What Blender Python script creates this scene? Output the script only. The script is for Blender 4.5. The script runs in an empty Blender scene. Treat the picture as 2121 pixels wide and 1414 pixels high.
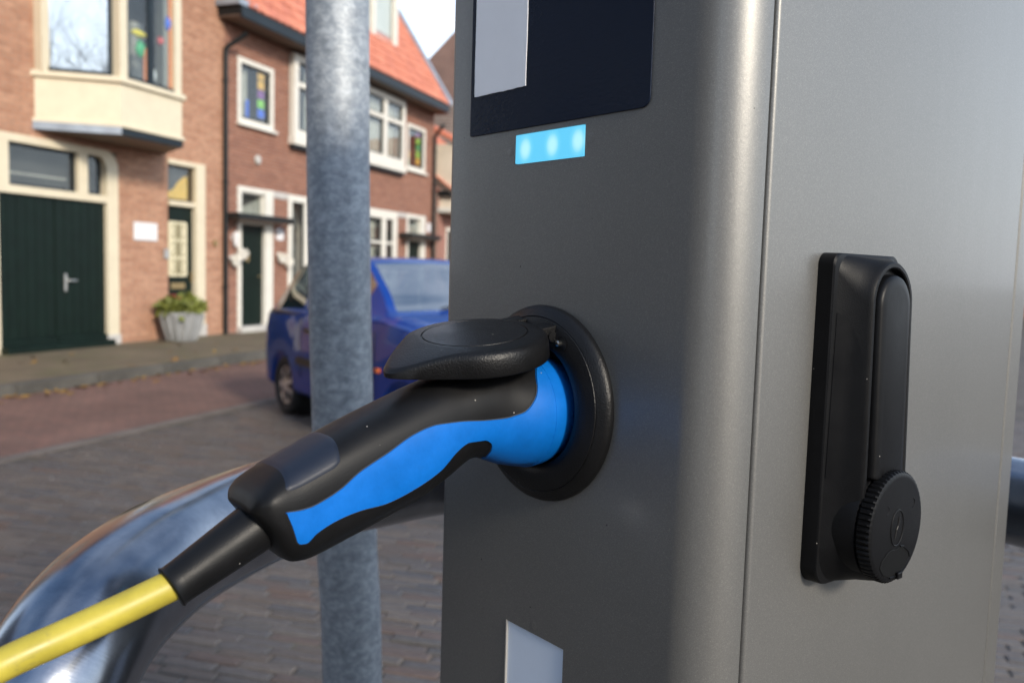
import bpy, bmesh, math, random
from mathutils import Vector, Matrix, Quaternion
random.seed(7)
R = math.radians
S = bpy.context.scene
COL = S.collection

# ------------------------------------------------------------------ camera
CAM_H = 1.33
PITCH, ROLL = R(4.79), R(1.668)
F = Vector((0, math.cos(PITCH), -math.sin(PITCH)))
rt, up = Vector((1, 0, 0)), Vector((0, math.sin(PITCH), math.cos(PITCH)))
RX = rt * math.cos(ROLL) + up * math.sin(ROLL)
UX = up * math.cos(ROLL) - rt * math.sin(ROLL)
cam = bpy.data.cameras.new('camera')
cam.sensor_width = 36.0
cam.lens = 36.0 * 1732.0 / 2121.0
cam.clip_start, cam.clip_end = 0.02, 2000
cam.dof.use_dof = True
cam.dof.focus_distance = 0.485
cam.dof.aperture_fstop = 9.0
cam_o = bpy.data.objects.new('camera', cam)
COL.objects.link(cam_o)
m3 = Matrix((RX, UX, -F)).transposed()
cam_o.matrix_world = Matrix.Translation((0, 0, CAM_H)) @ m3.to_4x4()
S.camera = cam_o

# ------------------------------------------------------------------ light
SUN_AZ, SUN_EL = R(144), R(26)
TO_SUN = Vector((math.sin(SUN_AZ) * math.cos(SUN_EL), math.cos(SUN_AZ) * math.cos(SUN_EL), math.sin(SUN_EL)))
W = bpy.data.worlds.new('World'); S.world = W; W.use_nodes = True
nt = W.node_tree; nt.nodes.clear()
wo = nt.nodes.new('ShaderNodeOutputWorld'); bg = nt.nodes.new('ShaderNodeBackground')
sky = nt.nodes.new('ShaderNodeTexSky'); sky.sky_type = 'NISHITA'; sky.sun_disc = False
sky.sun_elevation = SUN_EL; sky.sun_rotation = SUN_AZ
sky.air_density = 1.25; sky.dust_density = 0.7; sky.ozone_density = 2.2
geo = nt.nodes.new('ShaderNodeTexCoord')
sep = nt.nodes.new('ShaderNodeSeparateXYZ'); nt.links.new(geo.outputs['Generated'], sep.inputs[0])
nz = nt.nodes.new('ShaderNodeTexNoise'); nz.inputs['Scale'].default_value = 2.6
nz.inputs['Detail'].default_value = 6; nz.inputs['Roughness'].default_value = 0.55
mp = nt.nodes.new('ShaderNodeMapping'); mp.inputs['Scale'].default_value = (1, 1, 2.4)
nt.links.new(geo.outputs['Generated'], mp.inputs[0]); nt.links.new(mp.outputs[0], nz.inputs['Vector'])
cr = nt.nodes.new('ShaderNodeValToRGB'); cr.color_ramp.elements[0].position = 0.46; cr.color_ramp.elements[1].position = 0.66
nt.links.new(nz.outputs['Fac'], cr.inputs[0])
mr = nt.nodes.new('ShaderNodeMapRange'); mr.inputs['From Min'].default_value = 0.02; mr.inputs['From Max'].default_value = 0.62
mr.inputs['To Min'].default_value = 0.85; mr.inputs['To Max'].default_value = 0.0
nt.links.new(sep.outputs['Z'], mr.inputs['Value'])
mx = nt.nodes.new('ShaderNodeMath'); mx.operation = 'MAXIMUM'
mu = nt.nodes.new('ShaderNodeMath'); mu.operation = 'MULTIPLY'; mu.inputs[1].default_value = 0.3
nt.links.new(cr.outputs['Color'], mu.inputs[0])
nt.links.new(mu.outputs[0], mx.inputs[0]); nt.links.new(mr.outputs[0], mx.inputs[1])
cm = nt.nodes.new('ShaderNodeMix'); cm.data_type = 'RGBA'
nt.links.new(mx.outputs[0], cm.inputs['Factor'])
nt.links.new(sky.outputs[0], cm.inputs['A']); cm.inputs['B'].default_value = (7.6, 8.3, 9.4, 1)
nt.links.new(cm.outputs['Result'], bg.inputs['Color']); bg.inputs['Strength'].default_value = 0.15
nt.links.new(bg.outputs[0], wo.inputs[0])

sl = bpy.data.lights.new('sun', 'SUN'); sl.energy = 2.5; sl.angle = R(9); sl.color = (1.0, 0.90, 0.76)
sun_o = bpy.data.objects.new('sun', sl); COL.objects.link(sun_o)
sun_o.rotation_euler = TO_SUN.to_track_quat('Z', 'Y').to_euler()
sun_o.location = TO_SUN * 30
S.view_settings.view_transform = 'Standard'; S.view_settings.look = 'None'
S.view_settings.exposure = 0.72; S.view_settings.gamma = 1.0

S.cycles.max_bounces = 7; S.cycles.diffuse_bounces = 3; S.cycles.glossy_bounces = 3; S.cycles.transmission_bounces = 3; S.cycles.transparent_max_bounces = 8
S.cycles.caustics_reflective = False; S.cycles.caustics_refractive = False; S.cycles.use_denoising = True

# ------------------------------------------------------------------ helpers
def smoothify(me, ang=35):
    me.polygons.foreach_set('use_smooth', [True] * len(me.polygons))
    me.set_sharp_from_angle(angle=R(ang))

class MB:
    def __init__(s): s.v = []; s.f = []; s.c = None
    def add(s, vs, fs):
        o = len(s.v); s.v += [tuple(p) for p in vs]; s.f += [tuple(i + o for i in q) for q in fs]; return s
    def box(s, x0, x1, y0, y1, z0, z1):
        return s.add([(x0,y0,z0),(x1,y0,z0),(x1,y1,z0),(x0,y1,z0),(x0,y0,z1),(x1,y0,z1),(x1,y1,z1),(x0,y1,z1)],
                     [(0,3,2,1),(4,5,6,7),(0,1,5,4),(1,2,6,5),(2,3,7,6),(3,0,4,7)])
    def loft(s, rings, cap0=True, cap1=True, closed=True):
        n = len(rings[0]); vs = [p for r in rings for p in r]; fs = []
        for i in range(len(rings) - 1):
            for j in range(n if closed else n - 1):
                k = (j + 1) % n
                fs.append((i*n+j, i*n+k, (i+1)*n+k, (i+1)*n+j))
        if cap0: fs.append(tuple(range(n))[::-1])
        if cap1: fs.append(tuple((len(rings)-1)*n + j for j in range(n)))
        return s.add(vs, fs)
    def tube(s, pts, rad, n=12, caps=True):
        pts = [Vector(p) for p in pts]
        if not isinstance(rad, (list, tuple)): rad = [rad] * len(pts)
        rings = []; ref = None
        for i, p in enumerate(pts):
            t = (pts[min(i+1, len(pts)-1)] - pts[max(i-1, 0)]).normalized()
            if ref is None:
                ref = Vector((0, 0, 1)) if abs(t.z) < 0.9 else Vector((1, 0, 0))
            u = (ref - t * ref.dot(t)).normalized(); ref = u
            w = t.cross(u)
            rings.append([p + (u * math.cos(a) + w * math.sin(a)) * rad[i] for a in [2*math.pi*k/n for k in range(n)]])
        return s.loft(rings, caps, caps)
    def lathe(s, prof, n=48, axis='y', c=(0,0,0), cap0=False, cap1=False):
        # prof: (radius, distance along axis)
        rings = []
        for r, d in prof:
            ring = []
            for k in range(n):
                a = 2*math.pi*k/n; p, q = r*math.cos(a), r*math.sin(a)
                if axis == 'y': ring.append((c[0]+p, c[1]+d, c[2]+q))
                elif axis == 'x': ring.append((c[0]+d, c[1]+p, c[2]+q))
                else: ring.append((c[0]+p, c[1]+q, c[2]+d))
            rings.append(ring)
        return s.loft(rings, cap0, cap1)
    def prism(s, poly, z0, z1, axis='z'):
        def P(a, b, d):
            return (a, b, d) if axis == 'z' else ((a, d, b) if axis == 'y' else (d, a, b))
        return s.loft([[P(a, b, z0) for a, b in poly], [P(a, b, z1) for a, b in poly]])
    def mesh(s, name, m=None, smooth=None, fixn=True):
        me = bpy.data.meshes.new(name); me.from_pydata(s.v, [], s.f)
        if fixn:
            bm = bmesh.new(); bm.from_mesh(me); bmesh.ops.recalc_face_normals(bm, faces=bm.faces); bm.to_mesh(me); bm.free()
        if m: me.materials.append(m)
        if smooth: smoothify(me, smooth)
        return me
    def build(s, name, m, parent=None, smooth=None, off=None, bevel=None, fixn=True):
        me = s.mesh(name, m, smooth, fixn)
        if off is None and parent is not None: off = OFF.get(parent.name)
        if off is not None: me.transform(Matrix.Translation(off))
        o = bpy.data.objects.new(name, me); COL.objects.link(o)
        if parent is not None: o.parent = parent
        if parent is not None and parent.name in OFF: OFF[o.name] = OFF[parent.name]
        if bevel:
            b = o.modifiers.new('bevel', 'BEVEL'); b.width = bevel; b.segments = 2; b.limit_method = 'ANGLE'
        return o
OFF = {}

def tag(o, label=None, cat=None, group=None, kind=None):
    if label: o['label'] = label
    if cat: o['category'] = cat
    if group: o['group'] = group
    if kind: o['kind'] = kind
    return o
def empty(name, loc, rz=0.0, off=None):
    o = bpy.data.objects.new(name, None); COL.objects.link(o)
    o.location = loc; o.rotation_euler = (0, 0, rz); o.empty_display_size = 0.1
    if off is not None: OFF[o.name] = off
    return o
def ipol(tab, x):
    t = sorted(tab)
    if x <= t[0][0]: return t[0][1]
    for (a, b), (c, d) in zip(t, t[1:]):
        if x <= c: return b + (d - b) * (x - a) / (c - a)
    return t[-1][1]
def spol(tab, x):
    # Catmull-Rom through a table of (x, value...)
    t = tab
    if x <= t[0][0]: return t[0][1:]
    if x >= t[-1][0]: return t[-1][1:]
    for i in range(len(t) - 1):
        if x <= t[i+1][0]:
            p0, p1, p2, p3 = t[max(i-1, 0)], t[i], t[i+1], t[min(i+2, len(t)-1)]
            h = p2[0] - p1[0]; u = (x - p1[0]) / h; out = []
            for k in range(1, len(p1)):
                m1 = (p2[k] - p0[k]) / max(p2[0] - p0[0], 1e-9) * h
                m2 = (p3[k] - p1[k]) / max(p3[0] - p1[0], 1e-9) * h
                d = p2[k] - p1[k]
                if m1 * d <= 0: m1 = 0
                if m2 * d <= 0: m2 = 0
                if d: 
                    m1 = max(min(m1, 3*d), 3*d) if abs(m1) > 3*abs(d) else m1
                    m2 = max(min(m2, 3*d), 3*d) if abs(m2) > 3*abs(d) else m2
                out.append((2*u**3-3*u*u+1)*p1[k] + (u**3-2*u*u+u)*m1 + (-2*u**3+3*u*u)*p2[k] + (u**3-u*u)*m2)
            return tuple(out)
def curve(pts, n=10):
    # smooth 3-D path (Catmull-Rom)
    P = [Vector(p) for p in pts]; out = []
    for i in range(len(P) - 1):
        p0, p1, p2, p3 = P[max(i-1, 0)], P[i], P[i+1], P[min(i+2, len(P)-1)]
        for k in range(n):
            u = k / n
            out.append(0.5*((2*p1) + (p2-p0)*u + (2*p0-5*p1+4*p2-p3)*u*u + (3*p1-p0-3*p2+p3)*u**3))
    out.append(P[-1]); return out
def rrect(x0, x1, z0, z1, r, n=5, rr=None):
    # rounded rectangle, counter-clockwise; rr = radii (bl, br, tr, tl)
    rr = rr or (r, r, r, r); P = []
    for (cx, cz, a0, q) in ((x0, z0, 180, 0), (x1, z0, 270, 1), (x1, z1, 0, 2), (x0, z1, 90, 3)):
        q = rr[q]
        ox = cx + (q if cx == x0 else -q); oz = cz + (q if cz == z0 else -q)
        for k in range(n + 1):
            a = R(a0 + 90*k/n); P.append((ox + q*math.cos(a), oz + q*math.sin(a)))
    return P

# ------------------------------------------------------------------ materials
def nodes(name):
    m = bpy.data.materials.new(name); m.use_nodes = True
    t = m.node_tree; b = t.nodes['Principled BSDF']
    return m, t, b
def N(t, kind, **kw):
    n = t.nodes.new(kind)
    for k, v in kw.items():
        k2 = k.replace('_', ' ')
        if k2 in n.inputs: n.inputs[k2].default_value = v
        else: setattr(n, k, v)
    return n
def ramp(t, src, stops):
    c = t.nodes.new('ShaderNodeValToRGB'); e = c.color_ramp.elements
    while len(e) > 1: e.remove(e[0])
    e[0].position = stops[0][0]; e[0].color = (*stops[0][1], 1)
    for p, q in stops[1:]:
        x = e.new(p); x.color = (*q, 1)
    t.links.new(src, c.inputs[0]); return c.outputs[0]
def sc(c, k): return tuple(min(1, x*k) for x in c)
def simple(name, col, rough=0.5, metal=0.0, var=0.12, vscale=3.0, bump=0.0, bscale=60.0, bdist=0.002, spec=0.5, coat=0.0):
    m, t, b = nodes(name)
    b.inputs['Roughness'].default_value = rough; b.inputs['Metallic'].default_value = metal
    b.inputs['Specular IOR Level'].default_value = spec; b.inputs['Coat Weight'].default_value = coat
    tc = N(t, 'ShaderNodeTexCoord'); nz = N(t, 'ShaderNodeTexNoise', Scale=vscale, Detail=6.0, Roughness=0.6)
    t.links.new(tc.outputs['Object'], nz.inputs['Vector'])
    o = ramp(t, nz.outputs['Fac'], [(0.3, sc(col, 1-var)), (0.7, sc(col, 1+var))])
    t.links.new(o, b.inputs['Base Color'])
    if bump:
        n2 = N(t, 'ShaderNodeTexNoise', Scale=bscale, Detail=3.0); t.links.new(tc.outputs['Object'], n2.inputs['Vector'])
        bp = N(t, 'ShaderNodeBump', Strength=bump, Distance=bdist); t.links.new(n2.outputs['Fac'], bp.inputs['Height'])
        t.links.new(bp.outputs[0], b.inputs['Normal'])
    return m
def glassmat(name, tint=(0.92, 0.95, 0.95), refl=1.0, ior=1.45):
    m, t, b = nodes(name); t.nodes.remove(b)
    out = t.nodes['Material Output']
    tr = N(t, 'ShaderNodeBsdfTransparent'); tr.inputs[0].default_value = (*tint, 1)
    gl = N(t, 'ShaderNodeBsdfGlossy', Roughness=0.015); gl.inputs[0].default_value = (refl, refl, refl, 1)
    fr = N(t, 'ShaderNodeFresnel')
    gg = N(t, 'ShaderNodeNewGeometry'); ml = N(t, 'ShaderNodeMath', operation='MULTIPLY_ADD')   # thin sheet: same reflection from both sides
    ml.inputs[1].default_value = 1/ior - ior; ml.inputs[2].default_value = ior
    t.links.new(gg.outputs['Backfacing'], ml.inputs[0]); t.links.new(ml.outputs[0], fr.inputs['IOR'])
    mx = N(t, 'ShaderNodeMixShader'); t.links.new(fr.outputs[0], mx.inputs[0])
    t.links.new(tr.outputs[0], mx.inputs[1]); t.links.new(gl.outputs[0], mx.inputs[2])
    t.links.new(mx.outputs[0], out.inputs['Surface']); return m

def paintmat():
    # fine metallic paint with flakes and orange peel
    m, t, b = nodes('grey_metallic_paint')
    tc = N(t, 'ShaderNodeTexCoord')
    big = N(t, 'ShaderNodeTexNoise', Scale=5.0, Detail=4.0); t.links.new(tc.outputs['Object'], big.inputs['Vector'])
    fl = N(t, 'ShaderNodeTexVoronoi', Scale=2600.0); t.links.new(tc.outputs['Object'], fl.inputs['Vector'])
    c1 = ramp(t, big.outputs['Fac'], [(0.3, (0.192, 0.189, 0.180)), (0.7, (0.210, 0.206, 0.196))])
    flc = ramp(t, fl.outputs['Color'], [(0.0, (0.80, 0.80, 0.80)), (0.75, (1.0, 1.0, 1.0)), (1.0, (1.35, 1.33, 1.28))])
    mm = N(t, 'ShaderNodeMix', data_type='RGBA', blend_type='MULTIPLY'); mm.inputs['Factor'].default_value = 1.0
    t.links.new(c1, mm.inputs['A']); t.links.new(flc, mm.inputs['B']); 
    # a few tiny dark specks of dirt
    sp = N(t, 'ShaderNodeTexVoronoi', Scale=95.0); t.links.new(tc.outputs['Object'], sp.inputs['Vector'])
    spr = ramp(t, sp.outputs['Distance'], [(0.0, (0.15, 0.15, 0.15)), (0.045, (0.25, 0.25, 0.25)), (0.06, (1, 1, 1))])
    gate = N(t, 'ShaderNodeSeparateColor'); t.links.new(sp.outputs['Color'], gate.inputs[0])
    gt = N(t, 'ShaderNodeMath', operation='GREATER_THAN'); gt.inputs[1].default_value = 0.86; t.links.new(gate.outputs[0], gt.inputs[0])
    m2 = N(t, 'ShaderNodeMix', data_type='RGBA', blend_type='MULTIPLY')
    t.links.new(gt.outputs[0], m2.inputs['Factor']); t.links.new(mm.outputs['Result'], m2.inputs['A']); t.links.new(spr, m2.inputs['B'])
    t.links.new(m2.outputs['Result'], b.inputs['Base Color'])
    b.inputs['Metallic'].default_value = 0.56; b.inputs['Roughness'].default_value = 0.40
    b.inputs['Coat Weight'].default_value = 0.18; b.inputs['Coat Roughness'].default_value = 0.12
    mps = N(t, 'ShaderNodeMapping'); mps.inputs['Scale'].default_value = (60, 60, 2.2); t.links.new(tc.outputs['Object'], mps.inputs[0])
    stn = N(t, 'ShaderNodeTexNoise', Scale=1.0, Detail=6.0, Roughness=0.7); t.links.new(mps.outputs[0], stn.inputs['Vector'])
    srr = N(t, 'ShaderNodeMapRange'); srr.inputs['From Min'].default_value = 0.3; srr.inputs['From Max'].default_value = 0.75; srr.inputs['To Min'].default_value = 0.405; srr.inputs['To Max'].default_value = 0.43
    t.links.new(stn.outputs['Fac'], srr.inputs['Value']); t.links.new(srr.outputs[0], b.inputs['Roughness'])
    pe = N(t, 'ShaderNodeTexNoise', Scale=420.0, Detail=2.0); t.links.new(tc.outputs['Object'], pe.inputs['Vector'])
    wv = N(t, 'ShaderNodeTexNoise', Scale=14.0, Detail=1.0); t.links.new(tc.outputs['Object'], wv.inputs['Vector'])
    b1 = N(t, 'ShaderNodeBump', Strength=0.12, Distance=0.0004); t.links.new(pe.outputs['Fac'], b1.inputs['Height'])
    b2 = N(t, 'ShaderNodeBump', Strength=0.15, Distance=0.001); t.links.new(wv.outputs['Fac'], b2.inputs['Height'])
    fb = N(t, 'ShaderNodeBump', Strength=0.25, Distance=0.0001); t.links.new(fl.outputs['Distance'], fb.inputs['Height'])
    t.links.new(b2.outputs[0], b1.inputs['Normal']); t.links.new(b1.outputs[0], fb.inputs['Normal'])
    t.links.new(fb.outputs[0], b.inputs['Normal'])
    t.links.new(b2.outputs[0], b.inputs['Coat Normal'])
    return m
def plasticmat(name, col, rough, bscale, bstr, dust=0.06, bdist=0.0004, spec=0.40, smudge=0.0):
    m, t, b = nodes(name); b.inputs['Specular IOR Level'].default_value = spec
    tc = N(t, 'ShaderNodeTexCoord')
    nz = N(t, 'ShaderNodeTexNoise', Scale=bscale, Detail=2.0, Roughness=0.5); t.links.new(tc.outputs['Object'], nz.inputs['Vector'])
    bp = N(t, 'ShaderNodeBump', Strength=bstr, Distance=bdist); t.links.new(nz.outputs['Fac'], bp.inputs['Height'])
    t.links.new(bp.outputs[0], b.inputs['Normal'])
    sm = N(t, 'ShaderNodeTexNoise', Scale=38.0, Detail=6.0, Roughness=0.7); t.links.new(tc.outputs['Object'], sm.inputs['Vector'])
    rr = N(t, 'ShaderNodeMapRange'); rr.inputs['From Min'].default_value = 0.3; rr.inputs['From Max'].default_value = 0.7
    rr.inputs['To Min'].default_value = rough - 0.07; rr.inputs['To Max'].default_value = rough + 0.07
    t.links.new(sm.outputs['Fac'], rr.inputs['Value']); t.links.new(rr.outputs[0], b.inputs['Roughness'])
    sp = N(t, 'ShaderNodeTexVoronoi', Scale=240.0); t.links.new(tc.outputs['Object'], sp.inputs['Vector'])
    spr = ramp(t, sp.outputs['Distance'], [(0.0, (1, 1, 1)), (0.07, (1, 1, 1)), (0.11, (0, 0, 0))])
    gate = N(t, 'ShaderNodeSeparateColor'); t.links.new(sp.outputs['Color'], gate.inputs[0])
    gt = N(t, 'ShaderNodeMath', operation='GREATER_THAN'); gt.inputs[1].default_value = 1 - dust; t.links.new(gate.outputs[0], gt.inputs[0])
    mu = N(t, 'ShaderNodeMath', operation='MULTIPLY'); t.links.new(gt.outputs[0], mu.inputs[0]); t.links.new(spr, mu.inputs[1])
    base = ramp(t, sm.outputs['Fac'], [(0.3, sc(col, 0.85)), (0.7, sc(col, 1.15))])
    mm = N(t, 'ShaderNodeMix', data_type='RGBA'); t.links.new(mu.outputs[0], mm.inputs['Factor'])
    t.links.new(base, mm.inputs['A']); mm.inputs['B'].default_value = (0.35, 0.33, 0.30, 1)
    fin = mm.outputs['Result']
    if smudge:
        mp = N(t, 'ShaderNodeMapping'); mp.inputs['Scale'].default_value = (1.0, 1.0, 2.0); t.links.new(tc.outputs['Object'], mp.inputs[0])
        g1 = N(t, 'ShaderNodeTexNoise', Scale=60.0, Detail=8.0, Roughness=0.75, Distortion=0.8); t.links.new(mp.outputs[0], g1.inputs['Vector'])
        gm_ = ramp(t, g1.outputs['Fac'], [(0.58, (0, 0, 0)), (0.78, (smudge, smudge, smudge))])
        m3_ = N(t, 'ShaderNodeMix', data_type='RGBA'); t.links.new(gm_, m3_.inputs['Factor']); t.links.new(fin, m3_.inputs['A']); m3_.inputs['B'].default_value = (0.10, 0.09, 0.07, 1); fin = m3_.outputs['Result']
    t.links.new(fin, b.inputs['Base Color'])
    return m
def galvmat():
    m, t, b = nodes('galvanised_steel')
    tc = N(t, 'ShaderNodeTexCoord')
    mp = N(t, 'ShaderNodeMapping'); mp.inputs['Scale'].default_value = (1, 1, 1.3); t.links.new(tc.outputs['Object'], mp.inputs[0])
    n1 = N(t, 'ShaderNodeTexNoise', Scale=75.0, Detail=8.0, Roughness=0.72, Distortion=0.2); t.links.new(mp.outputs[0], n1.inputs['Vector'])
    v1 = N(t, 'ShaderNodeTexVoronoi', Scale=70.0); t.links.new(mp.outputs[0], v1.inputs['Vector'])
    c1 = ramp(t, n1.outputs['Fac'], [(0.38, (0.235, 0.265, 0.295)), (0.5, (0.32, 0.35, 0.38)), (0.62, (0.43, 0.46, 0.49))])
    c2 = ramp(t, v1.outputs['Color'], [(0.0, (0.82, 0.82, 0.82)), (1.0, (1.1, 1.1, 1.1))])
    mm = N(t, 'ShaderNodeMix', data_type='RGBA', blend_type='MULTIPLY'); mm.inputs['Factor'].default_value = 0.8
    t.links.new(c1, mm.inputs['A']); t.links.new(c2, mm.inputs['B']); t.links.new(mm.outputs['Result'], b.inputs['Base Color'])
    b.inputs['Metallic'].default_value = 0.35
    rr = N(t, 'ShaderNodeMapRange'); rr.inputs['To Min'].default_value = 0.46; rr.inputs['To Max'].default_value = 0.68
    t.links.new(n1.outputs['Fac'], rr.inputs['Value']); t.links.new(rr.outputs[0], b.inputs['Roughness'])
    bp = N(t, 'ShaderNodeBump', Strength=0.35, Distance=0.0012); t.links.new(n1.outputs['Fac'], bp.inputs['Height']); t.links.new(bp.outputs[0], b.inputs['Normal'])
    return m
def chromemat():
    m, t, b = nodes('polished_stainless_steel')
    tc = N(t, 'ShaderNodeTexCoord')
    n1 = N(t, 'ShaderNodeTexNoise', Scale=30.0, Detail=8.0, Roughness=0.7); t.links.new(tc.outputs['Object'], n1.inputs['Vector'])
    c1 = ramp(t, n1.outputs['Fac'], [(0.35, (0.20, 0.22, 0.26)), (0.65, (0.30, 0.32, 0.36))])
    t.links.new(c1, b.inputs['Base Color']); b.inputs['Metallic'].default_value = 1.0
    rr = N(t, 'ShaderNodeMapRange'); rr.inputs['To Min'].default_value = 0.13; rr.inputs['To Max'].default_value = 0.30
    t.links.new(n1.outputs['Fac'], rr.inputs['Value']); t.links.new(rr.outputs[0], b.inputs['Roughness'])
    # fine polishing scratches running round the tube
    at = N(t, 'ShaderNodeAttribute', attribute_name='UVMap')
    mp = N(t, 'ShaderNodeMapping'); mp.inputs['Scale'].default_value = (900, 14, 1); t.links.new(at.outputs['Vector'], mp.inputs[0])
    n2 = N(t, 'ShaderNodeTexNoise', Scale=1.0, Detail=3.0); t.links.new(mp.outputs[0], n2.inputs['Vector'])
    bp = N(t, 'ShaderNodeBump', Strength=0.10, Distance=0.0003); t.links.new(n2.outputs['Fac'], bp.inputs['Height']); t.links.new(bp.outputs[0], b.inputs['Normal'])
    return m
def brickmat(name, cols, attr='Col', rough=0.85, bump=0.5):
    m, t, b = nodes(name)
    tc = N(t, 'ShaderNodeTexCoord')
    if attr == 'obj':
        oi = N(t, 'ShaderNodeObjectInfo'); src = oi.outputs['Random']
    else:
        at = N(t, 'ShaderNodeAttribute', attribute_name=attr); src = at.outputs['Fac']
    k = len(cols)
    c = ramp(t, src, [(i/(k-1), q) for i, q in enumerate(cols)])
    n1 = N(t, 'ShaderNodeTexNoise', Scale=9.0 if attr != 'obj' else 30.0, Detail=8.0, Roughness=0.7); t.links.new(tc.outputs['Object'], n1.inputs['Vector'])
    c2 = ramp(t, n1.outputs['Fac'], [(0.3, (0.72, 0.70, 0.68)), (0.7, (1.18, 1.18, 1.18))])
    mm = N(t, 'ShaderNodeMix', data_type='RGBA', blend_type='MULTIPLY'); mm.inputs['Factor'].default_value = 1.0
    t.links.new(c, mm.inputs['A']); t.links.new(c2, mm.inputs['B']); t.links.new(mm.outputs['Result'], b.inputs['Base Color'])
    b.inputs['Roughness'].default_value = rough
    n2 = N(t, 'ShaderNodeTexNoise', Scale=120.0, Detail=4.0); t.links.new(tc.outputs['Object'], n2.inputs['Vector'])
    bp = N(t, 'ShaderNodeBump', Strength=bump, Distance=0.003); t.links.new(n2.outputs['Fac'], bp.inputs['Height']); t.links.new(bp.outputs[0], b.inputs['Normal'])
    return m
def pavetex(name, c1, c2, mortar, bw=0.204, rh=0.056, rot=0.0, moss=0.0):
    # paving too far away to tell single bricks apart
    m, t, b = nodes(name)
    tc = N(t, 'ShaderNodeTexCoord'); mp = N(t, 'ShaderNodeMapping'); mp.inputs['Rotation'].default_value = (0, 0, rot)
    t.links.new(tc.outputs['Object'], mp.inputs[0])
    br = N(t, 'ShaderNodeTexBrick', Scale=1.0, Mortar_Size=0.004, Brick_Width=bw, Row_Height=rh)
    br.inputs['Brick Width'].default_value = bw; br.inputs['Row Height'].default_value = rh; br.inputs['Mortar Size'].default_value = 0.004
    br.inputs['Color1'].default_value = (*c1, 1); br.inputs['Color2'].default_value = (*c2, 1); br.inputs['Mortar'].default_value = (*mortar, 1)
    t.links.new(mp.outputs[0], br.inputs['Vector'])
    n1 = N(t, 'ShaderNodeTexNoise', Scale=1.3, Detail=8.0, Roughness=0.7); t.links.new(tc.outputs['Object'], n1.inputs['Vector'])
    c = ramp(t, n1.outputs['Fac'], [(0.3, (0.68, 0.66, 0.64)), (0.7, (1.25, 1.22, 1.18))])
    mm = N(t, 'ShaderNodeMix', data_type='RGBA', blend_type='MULTIPLY'); mm.inputs['Factor'].default_value = 1.0
    t.links.new(br.outputs['Color'], mm.inputs['A']); t.links.new(c, mm.inputs['B'])
    n3 = N(t, 'ShaderNodeTexNoise', Scale=3.1, Detail=8.0, Roughness=0.75); t.links.new(tc.outputs['Object'], n3.inputs['Vector'])
    ms = ramp(t, n3.outputs['Fac'], [(0.48, (0, 0, 0)), (0.68, (moss, moss, moss))])
    m2 = N(t, 'ShaderNodeMix', data_type='RGBA'); t.links.new(ms, m2.inputs['Factor'])
    t.links.new(mm.outputs['Result'], m2.inputs['A']); m2.inputs['B'].default_value = (0.10, 0.12, 0.035, 1)
    t.links.new(m2.outputs['Result'], b.inputs['Base Color']); b.inputs['Roughness'].default_value = 0.8
    bp = N(t, 'ShaderNodeBump', Strength=0.6, Distance=0.006); t.links.new(br.outputs['Fac'], bp.inputs['Height']); bp.invert = True
    t.links.new(bp.outputs[0], b.inputs['Normal'])
    return m

M = {}
M['paint'] = paintmat()
M['dark_gap'] = simple('dark_gasket', (0.02, 0.022, 0.024), 0.6)
M['black'] = plasticmat('grained_black_plastic', (0.006, 0.006, 0.0065), 0.38, 1000.0, 0.6, 0.03, spec=0.27); M['black_fine'] = plasticmat('fine_black_plastic', (0.004, 0.004, 0.0045), 0.46, 1500.0, 0.25, 0.015, spec=0.17)
M['black_soft'] = plasticmat('soft_black_rubber', (0.006, 0.006, 0.0065), 0.42, 1500.0, 0.18, 0.03, spec=0.21)
M['black_smooth'] = plasticmat('smooth_black_plastic', (0.004, 0.004, 0.0045), 0.42, 900.0, 0.08, 0.015, spec=0.17)
M['navy_patch'] = plasticmat('navy_plastic_patch', (0.008, 0.012, 0.024), 0.46, 1200.0, 0.15, 0.03)
M['blue'] = plasticmat('blue_grip_rubber', (0.0015, 0.118, 0.45), 0.42, 420.0, 0.16, 0.03, smudge=0.10, spec=0.28)
M['yellow'] = plasticmat('yellow_cable_sheath', (0.42, 0.345, 0.045), 0.42, 160.0, 0.06, 0.0, smudge=0.75)
M['galv'] = galvmat(); M['chrome'] = chromemat()
M['screw'] = simple('steel_screw', (0.5, 0.48, 0.45), 0.3, 1.0)

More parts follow.
